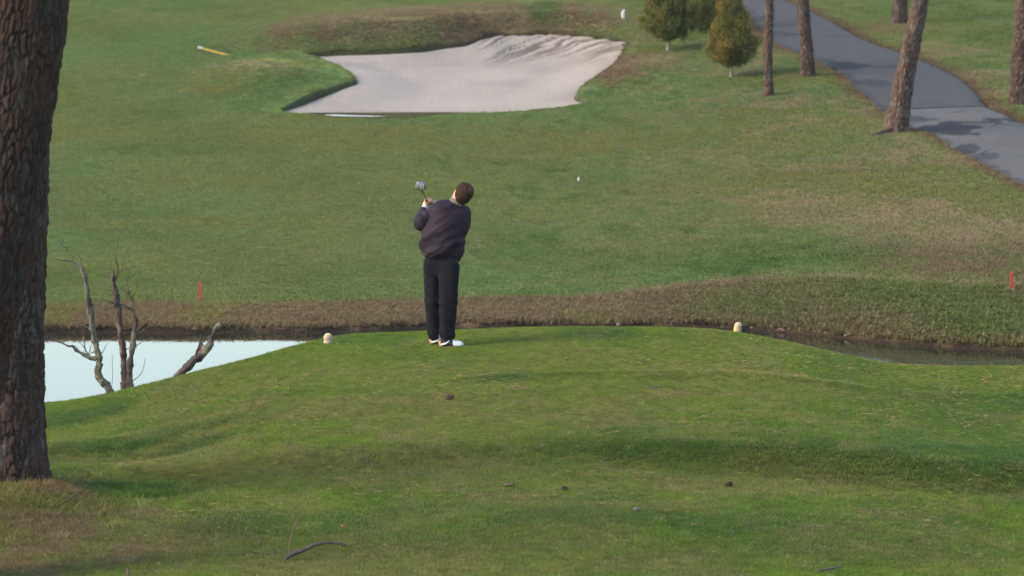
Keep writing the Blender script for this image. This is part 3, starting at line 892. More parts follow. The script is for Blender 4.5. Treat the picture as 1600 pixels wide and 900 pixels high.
hip_r = L(703, 418, -0.075); knee_r = L(701, 470, -0.10); ank_r = L(697, 527, -0.105)
hip_l = L(676, 415, 0.085); knee_l = L(676.5, 470, 0.11); ank_l = L(678, 520, 0.12)
pel = L(688, 402, 0.0); waist = L(690, 385, 0.0); chest = L(702, 348, -0.01)
shr = L(721, 334, 0.02); shl = L(688, 327, 0.06)
elr = L(710, 346, 0.30); wrr = L(685, 319, 0.285)
ell_ = L(660, 347, 0.03); wrl = L(661.5, 328, 0.20)
neck0 = L(711, 320, 0.0); neck1 = L(717, 309, 0.0); head = L(722.5, 302.5, 0.0)
grip_c = L(668, 316, 0.25)
club_head = L(657, 292, -0.80)
gdir = club_head - grip_c; gdir /= np.linalg.norm(gdir)

def hand(fld, c, palm, ax, scale=1.0, grow=0.0, side=1):
    """palm beside the grip, four bent fingers of unequal length closed round it, a thumb along it"""
    palm = palm - ax * (palm @ ax); palm /= np.linalg.norm(palm)
    tan = np.cross(ax, palm) * side
    fld.cone(c + palm * 0.028 - ax * 0.034, c + palm * 0.028 + ax * 0.034, 0.019 + grow, 0.021 + grow, 0.012)
    fld.cone(c + palm * 0.030 - ax * 0.02 - tan * 0.02, c + palm * 0.030 + ax * 0.028 - tan * 0.02, 0.016 + grow, 0.017 + grow, 0.012)
    for i, ln in enumerate((0.78, 0.95, 1.0, 0.9)):
        o = c + ax * (-0.033 + 0.022 * i)
        rr = (0.0078, 0.0088, 0.009, 0.0088)[i] + grow
        q = []
        for th in (10, 70, 140, 140 + 75 * ln):
            t = math.radians(th)
            q.append(o + palm * 0.026 * math.cos(t) + tan * 0.026 * math.sin(t))
        for a, b in zip(q, q[1:]):
            fld.cone(a, b, rr, rr * 0.93, 0.004)
    q = [c + palm * 0.032 - tan * 0.018 + ax * 0.0, c + palm * 0.014 - tan * 0.026 + ax * 0.03, c + palm * 0.004 - tan * 0.024 + ax * 0.055]
    fld.cone(q[0], q[1], 0.012 + grow, 0.0105 + grow, 0.008); fld.cone(q[1], q[2], 0.0105 + grow, 0.0085 + grow, 0.005)

hand_l = grip_c - gdir * 0.045; hand_r = grip_c + gdir * 0.045
hdir = np.array([0.62, -0.08, 0.78]); hdir /= np.linalg.norm(hdir)              # crown of the head leans to the right
face = np.array([-0.42, 0.86, 0.3]); face -= hdir * (face @ hdir); face /= np.linalg.norm(face)
sidev = np.cross(hdir, face)
HR = np.stack([sidev, face, hdir])

B = Field((-0.55, -0.28, -0.03), (0.45, 0.52, 1.86), 0.0056)
B.ell(head + hdir * 0.012, (0.074, 0.094, 0.108), 0.02, HR)
B.ell(head - hdir * 0.050 + face * 0.022, (0.056, 0.070, 0.068), 0.03, HR)
B.cone(head + face * 0.090 - hdir * 0.002, head + face * 0.104 - hdir * 0.032, 0.010, 0.014, 0.012)                 # nose
B.cone(head + face * 0.082 - hdir * 0.066 - sidev * 0.02, head + face * 0.082 - hdir * 0.066 + sidev * 0.02, 0.008, 0.008, 0.008)   # mouth
B.ell(head + face * 0.076 - hdir * 0.098, (0.026, 0.02, 0.018), 0.02, HR)        # chin
for s_ in (-1, 1):
    B.ell(head + sidev * 0.076 * s_ - face * 0.006 - hdir * 0.012, (0.010, 0.020, 0.032), 0.006, HR)               # ears
    B.ell(head + face * 0.082 + sidev * 0.032 * s_ + hdir * 0.012, (0.014, 0.010, 0.009), 0.006, HR)               # eyes
    B.cone(head + face * 0.086 + sidev * 0.012 * s_ + hdir * 0.03, head + face * 0.08 + sidev * 0.05 * s_ + hdir * 0.028, 0.007, 0.006, 0.008)
B.cone(neck0, head - hdir * 0.055, 0.062, 0.056, 0.03)
B.cone(chest + np.array([0, 0, -0.02]), waist, 0.150, 0.145, 0.06, (1, 0.72, 1))
B.cone(waist, pel, 0.145, 0.140, 0.06, (1, 0.75, 1))
B.cone(shl, shr, 0.07, 0.07, 0.06)
B.cone(hip_r, knee_r, 0.085, 0.058, 0.05); B.cone(knee_r, ank_r, 0.056, 0.038, 0.03)
B.cone(hip_l, knee_l, 0.085, 0.058, 0.05); B.cone(knee_l, ank_l, 0.056, 0.038, 0.03)
B.cone(shl, ell_, 0.056, 0.046, 0.04); B.cone(ell_, wrl, 0.044, 0.029, 0.03)
B.cone(shr, elr, 0.056, 0.046, 0.04); B.cone(elr, wrr, 0.044, 0.029, 0.03)
hand(B, hand_l, wrl - hand_l, gdir, side=1); B.cone(wrl, hand_l + (wrl - hand_l) * 0.45, 0.028, 0.024, 0.02)
hand(B, hand_r, wrr - hand_r, gdir, side=-1); B.cone(wrr, hand_r + (wrr - hand_r) * 0.45, 0.028, 0.024, 0.02)
B.cone(ank_r, L(714, 540, -0.115), 0.036, 0.026, 0.03); B.cone(ank_l, L(698, 537, 0.115), 0.036, 0.026, 0.03)
V, F = B.mesh()
person = link('person', new_mesh('person', V, F), M_SKIN)
person.location = G0
tag(person, 'golfer in a dark plum jacket and charcoal trousers seen from behind on the tee', 'person')

J = Field((-0.50, -0.30, 0.75), (0.45, 0.50, 1.62), 0.0065)
J.cone(L(688, 394, -0.005), L(692, 378, -0.01), 0.213, 0.222, 0.06, (1, 0.82, 1))
J.cone(L(692, 376, -0.01), L(700, 352, -0.01), 0.215, 0.20, 0.08, (1, 0.80, 1))
J.cone(L(694, 335, 0.0), L(716, 345, 0.0), 0.125, 0.125, 0.08, (1, 0.95, 1))
J.cone(L(690, 327, 0.03), L(720, 334, 0.01), 0.090, 0.092, 0.05)
J.cone(L(706, 322, 0.0), L(712, 317, 0.0), 0.075, 0.062, 0.04)
J.cone(shl, ell_, 0.090, 0.082, 0.010); J.cone(ell_, ell_ + (wrl - ell_) * 0.80, 0.082, 0.050, 0.02)
J.cone(shr, elr, 0.092, 0.080, 0.04); J.cone(elr, elr + (wrr - elr) * 0.86, 0.078, 0.045, 0.035)
hm_ = (L(656, 396, 0) + L(721, 408, 0)) / 2
J.plane(hm_, np.array([-0.18, 0, -1]))
V, F = J.mesh(); N_ = vnormals(V, F)
u1 = V @ np.array([-0.55, 0.2, 0.82]); u2 = V @ np.array([0.8, 0.1, 0.5])
low = sst(1.30, 1.0, V[:, 2]); arm = sst(-0.13, -0.22, V[:, 0]) * sst(1.08, 1.18, V[:, 2])
wr = (vn2(u1 * 17 + 1.3 * vn2(u2 * 5, u1 * 4, 7), u2 * 3.2, 5) - 0.5) * (0.012 + 0.022 * low) + (0.5 - np.abs(2 * vn2(u1 * 11 + 0.8 * vn2(u2 * 4, u1 * 3, 27), u2 * 2.2, 25) - 1)) * (0.012 + 0.020 * low) + (vn2(u1 * 36, u2 * 9, 6) - 0.5) * 0.006
wr += (vn2((V @ np.array([0.7, 0, 0.7])) * 26, (V @ np.array([0.7, 0, -0.7])) * 6, 8) - 0.5) * 0.018 * arm
hem = sst(0.055, 0.03, V[:, 2] - hm_[2] + 0.18 * (V[:, 0] - hm_[0]))
V2 = V + N_ * (wr - 0.012 * hem)[:, None]
link('jacket', new_mesh('jacket', V2, F), M_JACKET, person)

T_ = Field((-0.45, -0.32, 0.0), (0.35, 0.42, 1.05), 0.0065)
T_.cone(L(688, 405, 0.0), L(689, 388, 0.0), 0.178, 0.172, 0.05, (1, 0.86, 1))
T_.cone(hip_r, knee_r, 0.112, 0.092, 0.05); T_.cone(knee_r, L(699.5, 520, -0.10), 0.092, 0.077, 0.02)
T_.cone(hip_l, knee_l, 0.112, 0.088, 0.05); T_.cone(knee_l, L(678, 515, 0.12), 0.086, 0.068, 0.02)
T_.cone(L(699, 523, -0.10), L(699, 532, -0.10), 0.080, 0.068, 0.02); T_.cone(L(678.5, 517, 0.12), L(679, 525, 0.12), 0.070, 0.060, 0.02)
T_.plane((0, 0, 0.045), (0, 0, -1)); T_.plane(L(688, 384, 0), (0, 0, 1))
V, F = T_.mesh(); N_ = vnormals(V, F)
wr = (vn2(V[:, 2] * 22 + V[:, 0] * 12, V[:, 0] * 5 + V[:, 1] * 5, 15) - 0.5) * (0.005 + 0.014 * sst(0.25, 0.08, V[:, 2]) + 0.010 * np.exp(-((V[:, 2] - 0.48) / 0.1) ** 2))
wr += (vn2(V[:, 0] * 9 + V[:, 1] * 5, V[:, 2] * 1.5, 16) - 0.5) * 0.032
link('trousers', new_mesh('trousers', V + N_ * wr[:, None], F), M_TROUSER, person)

Hh = Field(head - 0.2, head + 0.2, 0.005)
Hh.ell(head + hdir * 0.022 - face * 0.010, (0.094, 0.108, 0.108), 0.02, HR)
Hh.ell(head - face * 0.045 - hdir * 0.042, (0.074, 0.062, 0.066), 0.03, HR)
Hh.plane(head + face * 0.045 + hdir * 0.05, face * 0.9 - hdir * 0.65)
Hh.plane(head - hdir * 0.095 - face * 0.04, -hdir + face * 0.35)
V, F = Hh.mesh(); N_ = vnormals(V, F)
V = V + N_ * ((vn3(V[:, 0] * 55, V[:, 1] * 55, V[:, 2] * 40, 17) - 0.5) * 0.012 + (vn3(V[:, 0] * 130, V[:, 1] * 130, V[:, 2] * 90, 18) - 0.5) * 0.010)[:, None]
hc = np.tile(np.array((0.034, 0.018, 0.011)), (len(V), 1))
hc = mixc(hc, (0.085, 0.042, 0.028), 0.8 * np.exp(-(np.linalg.norm(V - (head + hdir * 0.10 - face * 0.075), axis=1) / 0.035) ** 2))
M_HAIR2 = material('brown_hair', attr='col', rough=0.75, var=0.45, scale=70, bump=0.006, bscale=90, spec=0.1)
link('hair', new_mesh('hair', V, F, True, hc), M_HAIR2, person)

C_ = Field(neck0 - 0.2, neck0 + 0.22, 0.005)
nd = head - hdir * 0.05 - neck0; nd /= np.linalg.norm(nd)
ca = np.cross(nd, [0, 1, 0]); ca /= np.linalg.norm(ca); cb = np.cross(nd, ca)
ringp = [neck0 + nd * 0.040 + ca * 0.066 * math.cos(t) + cb * 0.066 * math.sin(t) for t in np.linspace(0, 2 * math.pi, 15)]
for a, b in zip(ringp, ringp[1:]):
    C_.cone(a, b, 0.011, 0.011, 0.01); C_.cone(a - nd * 0.018, b - nd * 0.018, 0.012, 0.012, 0.01)
V, F = C_.mesh(); link('shirt_collar', new_mesh('shirt_collar', V, F), M_COLLAR, person)

Gl = Field(hand_l - 0.16, hand_l + 0.16, 0.004)
hand(Gl, hand_l, wrl - hand_l, gdir, grow=0.0022, side=1)
Gl.cone(wrl + (wrl - hand_l) * 0.1, hand_l + (wrl - hand_l) * 0.45, 0.037, 0.030, 0.02)
Gl.plane(wrl + (wrl - hand_l) * 0.1, wrl - hand_l)
V, F = Gl.mesh(); glove = link('glove', new_mesh('glove', V, F), M_WHITE, person)
wv = (wrl - hand_l) / np.linalg.norm(wrl - hand_l); wa = np.cross(wv, [0, 1, 0.2]); wa /= np.linalg.norm(wa); wb = np.cross(wv, wa)
rp = [wrl + wa * 0.038 * math.cos(t) + wb * 0.038 * math.sin(t) for t in np.linspace(0, 2 * math.pi, 17)]
V, F = tube(rp, [0.005] * 17, 6, cap=False); link('wrist_strap', new_mesh('wrist_strap', V, F), M_NAVY, glove)

def shoe(heel, toe, yc, label):
    """spiked golf shoe: upper, white toe cap, side stripe, tan heel counter, sole"""
    heel = np.array(heel, float); toe = np.array(toe, float)
    ax = toe - heel; ln = np.linalg.norm(ax); ax /= ln
    sdv = np.cross([0, 0, 1], ax); sdv /= np.linalg.norm(sdv); up = np.cross(ax, sdv)
    def base_field(g=0.0):
        f = Field(heel - 0.12, toe + np.array([0.12, 0.12, 0.2]), 0.0045)
        f.cone(heel + ax * 0.045 + up * 0.040, heel + ax * 0.10 + up * 0.045, 0.036 + g, 0.040 + g, 0.02)
        f.cone(heel + ax * 0.045 + up * 0.075, heel + ax * 0.08 + up * 0.080, 0.036 + g, 0.038 + g, 0.02)
        f.cone(heel + ax * 0.10 + up * 0.045, toe - ax * 0.055 + up * 0.026, 0.041 + g, 0.030 + g, 0.03, (1, 1.12, 1))
        f.cone(toe - ax * 0.10 + up * 0.028, toe - ax * 0.042 + up * 0.024, 0.044 + g, 0.036 + g, 0.02, (1, 1.1, 0.85))
        f.plane(heel + up * 0.012, -up)
        return f
    f = base_field(); f.plane(heel + up * 0.098, up)
    V, F = f.mesh(); s = link('shoe', new_mesh('shoe', V, F), M_NAVY, person)
    if label:
        s['label'] = label
    f = base_field(0.004); f.plane(toe - ax * 0.105 + up * 0.02, -ax - up * 0.25); V, F = f.mesh(); link('toe_cap', new_mesh('toe_cap', V, F), M_WHITE, s)
    f = base_field(0.003); f.plane(heel + ax * 0.05, ax + up * 0.2); f.plane(heel + up * 0.075, up); V, F = f.mesh(); link('heel_counter', new_mesh('heel_counter', V, F), M_TANL, s)
    st = [heel + ax * q + up * z_ for q, z_ in ((0.035, 0.034), (0.075, 0.042), (0.105, 0.058), (0.128, 0.085))]
    st = [p - sdv * d for p, d in zip(st, (0.036, 0.044, 0.042, 0.030))]
    V, F = tube(st, [0.011, 0.012, 0.009, 0.005], 8, step=0.01); link('side_stripe', new_mesh('side_stripe', V, F), M_WHITE, s)
    f = base_field(0.005); f.plane(heel + up * 0.016, up); V, F = f.mesh()
    V[:, 2] -= 0.010; link('sole', new_mesh('sole', V, F), M_SOLE, s)
    return s
def gz(x, y):
    return float(z_ground(np.array([x + G0.x]), np.array([y + G0.y]))[0]) - G0.z
h1 = L(684.5, 541, -0.115); t1 = L(725, 543, -0.13); h1[2] = gz(h1[0], h1[1]); t1[2] = gz(t1[0], t1[1])
h2 = L(670, 537, 0.12); t2 = L(711, 538, 0.11); h2[2] = gz(h2[0], h2[1]) + 0.004; t2[2] = gz(t2[0], t2[1])
shoe(h1, t1, -0.11, None); shoe(h2, t2, 0.12, None)

# the driver he holds
club = empty('golf_club', G0 + Vector(grip_c))
tag(club, 'silver headed driver held up over his left shoulder', 'golf club')
M_STEEL = material('dark_graphite', (0.03, 0.03, 0.033), rough=0.3, spec=0.6)
M_GRIP = material('red_rubber_grip', (0.20, 0.035, 0.025), rough=0.75)
M_SILVER = material('brushed_silver', (0.15, 0.155, 0.18), rough=0.45, metal=0.4, var=0.2)
M_CROWN = material('blue_grey_lacquer', (0.06, 0.065, 0.09), rough=0.5, spec=0.6)
butt = -gdir * 0.11
V, F = tube([butt, butt + gdir * 0.02, gdir * 0.17], [0.0135, 0.014, 0.0105], 10); link('grip', new_mesh('grip', V, F), M_GRIP, club)
hl = np.linalg.norm(club_head - grip_c)
V, F = tube([gdir * 0.165, gdir * (hl - 0.03)], [0.0085, 0.0065], 8); link('shaft', new_mesh('shaft', V, F), M_STEEL, club)
hp = gdir * hl
# head frame: striking face turned to the camera, crown up
fz = np.array([-0.10, -0.95, -0.10]); fz /= np.linalg.norm(fz)
ux = np.cross(fz, [0.12, 0, 1.0]); ux /= np.linalg.norm(ux); uz = np.cross(ux, fz)
Hd = Field(hp - 0.13, hp + 0.13, 0.004)
R_ = np.stack([ux, fz, uz])
hc_ = hp + uz * 0.012 - ux * 0.004
Hd.ell(hc_ - fz * 0.015, (0.055, 0.055, 0.048), 0.01, R_)
Hd.ell(hc_ + fz * 0.012, (0.054, 0.042, 0.044), 0.02, R_)
Hd.cone(hp - gdir * 0.05, hp, 0.009, 0.013, 0.012)
Hd.plane(hc_ + fz * 0.028, fz)
V, F = Hd.mesh(); chead = link('club_head', new_mesh('club_head', V, F), M_CROWN, club)
ring = [(0.052 * np.sign(math.cos(t)) * abs(math.cos(t)) ** 0.65, 0.045 * np.sign(math.sin(t)) * abs(math.sin(t)) ** 0.65 + 0.004) for t in np.linspace(0, 2 * math.pi, 28, endpoint=False)]
fv = [hc_ + fz * (0.0265 + o) + ux * a * s_ + uz * b * s_ for o, s_ in ((0, 1.0), (0.005, 0.97)) for a, b in ring] + [hc_ + fz * 0.033]
ff = [(i, (i + 1) % 28, 28 + (i + 1) % 28, 28 + i) for i in range(28)] + [(28 + i, 28 + (i + 1) % 28, 56) for i in range(28)]
link('face_plate', new_mesh('face_plate', fv, ff), M_SILVER, chead)
for q in (-0.030, -0.015, 0.0):
    hgt = 0.045 * math.sqrt(1 - (q / 0.050) ** 2) * 0.82
    V, F = tube([hc_ + fz * 0.0335 + ux * q - uz * hgt, hc_ + fz * 0.0335 + ux * q + uz * hgt], [0.0028, 0.0016], 5)
    link('groove', new_mesh('groove', V, F), M_WHITE, chead)

# ------------------------------------------------------------------ pines
def bark_trunk(pts, rad, ns, step, cw, ch, depth, seed, tone=1.0, flare=0.0, lichen=0.0, fine=None):
    """tapering trunk with proud bark plates split by fissures; returns verts, faces, colours"""
    sm = smooth_loop(np.column_stack([np.array([tuple(p) for p in pts], float), rad]), 60 * len(pts), False)
    d = np.concatenate([[0], np.cumsum(np.linalg.norm(np.diff(sm[:, :3], axis=0), axis=1))])
    if fine:
        h = np.concatenate([np.arange(0, fine, step), np.arange(fine, d[-1], step * 9)])
    else:
        h = np.arange(0, d[-1], step)
    P = np.stack([np.interp(h, d, sm[:, k]) for k in range(4)], -1)
    r = P[:, 3]
    th = np.linspace(0, 2 * math.pi, ns, endpoint=False)
    nc = max(6, int(round(2 * math.pi * np.median(r) / cw)))
    U = np.broadcast_to(th[None] / (2 * math.pi) * nc, (len(h), ns)); W = np.broadcast_to((h / ch)[:, None], (len(h), ns))
    cx_, sx_2 = np.cos(th)[None] * nc / 6.28 + 0 * W, np.sin(th)[None] * nc / 6.28 + 0 * W
    U = U + 1.3 * (vn3(cx_ * 0.5, sx_2 * 0.5, W * 0.55, seed + 5) - 0.5) + 0.7 * (vn3(cx_ * 1.4, sx_2 * 1.4, W * 1.6, seed + 6) - 0.5)
    W = W + 1.1 * (vn3(cx_ * 0.9, sx_2 * 0.9, W * 0.8, seed + 7) - 0.5) + 0.5 * (vn3(cx_ * 2.6, sx_2 * 2.6, W * 2.2, seed + 8) - 0.5)
    f1 = np.full(U.shape, 9.0); f2 = np.full(U.shape, 9.0); cid = np.zeros(U.shape)
    iu = np.floor(U); iw = np.floor(W); zz = np.zeros_like(iu)
    for du in (-1, 0, 1):
        for dw in (-1, 0, 1):
            cu = iu + du; cv = iw + dw; cm = np.mod(cu, nc)
            jx = _h(cm, cv, zz, seed); jy = _h(cm, cv, zz + 1, seed)
            q = np.sqrt((U - cu - 0.1 - 0.8 * jx) ** 2 + ((W - cv - 0.1 - 0.8 * jy)) ** 2)
            nid = _h(cm, cv, zz + 2, seed)
            m = q < f1
            f2 = np.where(m, f1, np.minimum(f2, q)); cid = np.where(m, nid, cid); f1 = np.where(m, q, f1)
    plate = sst(0.0, 0.42, f2 - f1)
    X3 = np.cos(th)[None] * r[:, None]; Y3 = np.sin(th)[None] * r[:, None]
    fn_ = vn3(X3 * 30, Y3 * 30, np.broadcast_to(h[:, None], X3.shape) * 14, seed + 9); f3 = vn3(X3 * 70, Y3 * 70, np.broadcast_to(h[:, None], X3.shape) * 40, seed + 10)
    lump = vn3(X3 * 3, Y3 * 3, np.broadcast_to(h[:, None], X3.shape) * 1.2, seed + 11) - 0.5
    weak = 0.6 + 0.4 * sst(0.3, 0.7, vn3(X3 * 9, Y3 * 9, np.broadcast_to(h[:, None], X3.shape) * 5, seed + 14))
    plate = 1 - (1 - plate) * weak
    disp = depth * (plate * (0.55 + 0.7 * cid) - 0.6) + depth * 0.9 * (fn_ - 0.5) + depth * 0.5 * (f3 - 0.5) + r[:, None] * 0.10 * lump
    rr = r[:, None] * (1 + flare * np.exp(-h / 0.28)[:, None] * (0.75 + 0.5 * vn2(np.broadcast_to(np.sin(th * 3 + seed)[None] * 1.5, X3.shape), np.broadcast_to(h[:, None] * 0.5, X3.shape), seed + 12))) + disp
    V = np.stack([P[:, 0][:, None] + np.cos(th)[None] * rr, P[:, 1][:, None] + np.sin(th)[None] * rr, np.broadcast_to(P[:, 2][:, None], rr.shape)], -1).reshape(-1, 3)
    c = np.zeros(rr.shape + (3,)); c[...] = np.array((0.098, 0.066, 0.055))
    c = mixc(c, (0.110, 0.060, 0.044), 0.7 * sst(0.45, 0.8, cid)); c = mixc(c, (0.150, 0.128, 0.115), 0.8 * sst(0.25, 0.05, cid))
    mot = vn3(X3 * 11, Y3 * 11, np.broadcast_to(h[:, None], X3.shape) * 4, seed + 13)
    c = mixc(c, (0.105, 0.052, 0.038), 0.6 * sst(0.5, 0.75, mot)); c = mixc(c, (0.042, 0.030, 0.028), 0.6 * sst(0.5, 0.25, mot))
    c = mixc(c, (0.036, 0.020, 0.016), 0.9 * (1 - sst(0.0, 0.6, plate)))
    if lichen:
        c = mixc(c, (0.19, 0.185, 0.13), lichen * sst(0.55, 0.75, fn_) * plate)
    c = mixc(c, (0.20, 0.17, 0.155), 0.55 * sst(0.55, 0.8, fn_) * sst(0.5, 0.9, plate) * sst(0.5, 0.2, cid))
    c = c * (tone * (0.7 + 0.6 * f3))[..., None]
    return V, grid_faces(len(h), ns, True), c.reshape(-1, 3)
M_BARK = material('pine_bark', attr='col', rough=0.92, var=0.25, scale=40, bump=0.006, bscale=60, spec=0.15)
M_NEEDLE = material('pine_needles', (0.035, 0.055, 0.018), rough=0.7, var=0.4, scale=3, translucent=0.25)

def leaf_cloud(centres, sizes, per, seed, leafw, leafl, upward=0.0, spread=1.0):
    """many small leaf-sized faces gathered round clump centres"""
    r = np.random.default_rng(seed)
    C = np.repeat(np.array(centres, float), per, 0); S = np.repeat(np.array(sizes, float), per)[:, None]
    n = len(C)
    P = C + r.normal(0, 0.5, (n, 3)) * S * spread
    D = P - C; D /= np.linalg.norm(D, axis=1, keepdims=True) + 1e-9
    D = D + r.normal(0, 0.5, (n, 3)) + np.array([0, 0, upward]); D /= np.linalg.norm(D, axis=1, keepdims=True)
    Q = np.cross(D, r.normal(size=(n, 3))); Q /= np.linalg.norm(Q, axis=1, keepdims=True) + 1e-9
    l = leafl * r.uniform(0.6, 1.3, (n, 1)); wd = leafw * r.uniform(0.6, 1.3, (n, 1))
    V = np.stack([P - D * l * .5, P + Q * wd * .5, P + D * l * .5, P - Q * wd * .5], 1).reshape(-1, 3)
    return V, np.arange(n * 4).reshape(-1, 4), np.repeat(np.arange(len(centres)), per * 4)

def pine_crown_mesh(seed):
    r = np.random.default_rng(seed)
    cc = []; ss = []
    for _ in range(46):
        a = r.uniform(0, 6.283); z_ = r.uniform(0, 1); rad = (1.9 - 1.3 * z_) * math.sqrt(r.uniform(0.1, 1))
        cc.append((math.cos(a) * rad, math.sin(a) * rad, z_ * 4.2)); ss.append(r.uniform(0.35, 0.75))
    V, F, _ = leaf_cloud(cc, ss, 55, seed + 1, 0.05, 0.26, 0.4)
    return new_mesh('crown', V, F, False)
CROWN = pine_crown_mesh(5); CROWN.materials.append(M_NEEDLE)
r_ = np.random.default_rng(9); lp = []
for k in range(9):
    a = r_.uniform(0, 6.283); z_ = 0.2 + 0.4 * k; rad = 1.7 - 0.3 * z_ * 0.9
    lp.append(tube([(0, 0, z_ - 0.3), (math.cos(a) * rad * .5, math.sin(a) * rad * .5, z_), (math.cos(a) * rad, math.sin(a) * rad, z_ + 0.15)], [0.05, 0.03, 0.012], 6))
V, F = join(lp); LIMBS = new_mesh('limbs', V, F)

def pine(name, base, pts, rad, label, group, ns, step, cw, ch, depth, seed, tone=1.0, flare=0.3, lichen=0.0, fine=None, root=None):
    e = empty(name, base); b = np.array(tuple(base))
    P = [np.array(tuple(p)) - b for p in pts]
    P = [P[0] + (P[0] - P[1]) / np.linalg.norm(P[0] - P[1]) * 0.25] + P
    V, F, c = bark_trunk(P, [rad[0]] + list(rad), ns, step, cw, ch, depth, seed, tone, flare, lichen, fine)
    t = link('trunk', new_mesh('trunk', V, F, True, c), M_BARK, e)
    cr = link('crown', CROWN, None, e); cr.location = Vector(P[-1]) - Vector((0, 0, 1.6)); cr.rotation_euler = (0, 0, seed * 1.7)
    lm = link('limb', LIMBS, M_LIMB, e); lm.location = cr.location; lm.rotation_euler = (0, 0, seed)
    lm['kind'] = 'stuff'
    tag(e, label, 'tree', group)
    return e
M_LIMB = material('limb_bark', (0.07, 0.045, 0.033), rough=0.9, var=0.3, scale=12)

# the two large pines at the left edge
b1 = cast(12, 768)
pts = [Vector((b1[0], b1[1], b1[2] - 0.02))] + [at(px, py, b1[1] + 0.01) for px, py in ((7, 640), (6, 540), (9, 430), (14, 320), (20, 200), (24, 0), (30, -600), (36, -1500))]
pine('pine_tree', pts[0], pts, [.345, .338, .335, .332, .33, .325, .32, .29, .2], 'upright big pine rooted in long grass at the left edge', 'large pines at the left edge', 320, 0.010, 0.046, 0.15, 0.020, 3, 0.52, 0.32, 0.0, 5.3)
yf = 36.6
b2 = np.array(tuple(at(-135, 860, yf))); b2[2] = float(z_ground(np.array([b2[0]]), np.array([yf]))[0])
pts = [Vector(b2)] + [at(px, py, yf) for px, py in ((-66, 600), (-33, 470), (-5, 320), (16, 160), (38, 0), (95, -500), (150, -1500))]
pine('pine_tree', pts[0], pts, [.34, .33, .326, .326, .326, .326, .28, .2], 'shade-darkened big pine leaning right in front of the upright one at the left edge', 'large pines at the left edge', 320, 0.010, 0.046, 0.15, 0.020, 8, 0.36, 0.1, 0.0, 5.6)  # lower bark tone paints in the shade on this trunk

def far_pine(bx, by, tops, widths, label, seed, flare=0.35, lichen=0.3, tone=1.0):
    b = far(bx, by); b[2] = float(z_ground(np.array([b[0]]), np.array([b[1]]))[0])
    k = b[1] / FPX / 2
    pts = [Vector(b)] + [at(px, py, b[1]) for px, py in tops]
    return pine('pine_tree', pts[0], pts, [q * k for q in widths], label, 'pines along the cart path', 100, 0.022, 0.050, 0.12, 0.020, seed, tone, flare, lichen, 3.6), b
far_pine(1201.5, 151, [(1200, 90), (1202, 0), (1203, -250), (1208, -700)], [15, 13.5, 13, 12, 7], 'slimmest pine trunk standing left of the cart path', 21, 0.25, 0.2, 0.72)
far_pine(1263, 121, [(1260, 70), (1255, 0), (1250, -250), (1246, -700)], [22, 19, 18, 15, 8], 'straight pine trunk whose flared foot touches the left edge of the cart path', 22, 0.3, 0.15, 0.72)
t3, b3 = far_pine(1399, 207, [(1406, 165), (1416, 110), (1427, 55), (1438, 0), (1480, -250), (1530, -700)], [36, 33, 30, 28, 26, 22, 10], 'leaning pine in front of the cart path with a root running left', 23, 0.28, 0.55, 0.78)
far_pine(1405, 38, [(1406, 10), (1407, -30), (1408, -250), (1410, -600)], [25, 22, 21, 18, 9], 'pine trunk on the grass beyond the far side of the cart path', 24, 0.3, 0.1, 0.65)
far_pine(1594, 164, [(1597, 90), (1602, 0), (1608, -250), (1614, -700)], [36, 33, 31, 26, 12], 'pine trunk at the right edge beside the cart path', 25, 0.2, 0.6, 0.6)
rp = [far(px, py) for px, py in ((1397, 206), (1383, 210), (1368, 213), (1352, 216))]
V, F = tube([np.array(p) - np.array(b3) + np.array([0, -0.05, q]) for p, q in zip(rp, (0.10, 0.05, 0.035, 0.0))], [0.07, 0.05, 0.035, 0.015], 9, 0.15, 3, step=0.05)
link('root', new_mesh('root', V, F), M_LIMB, t3)

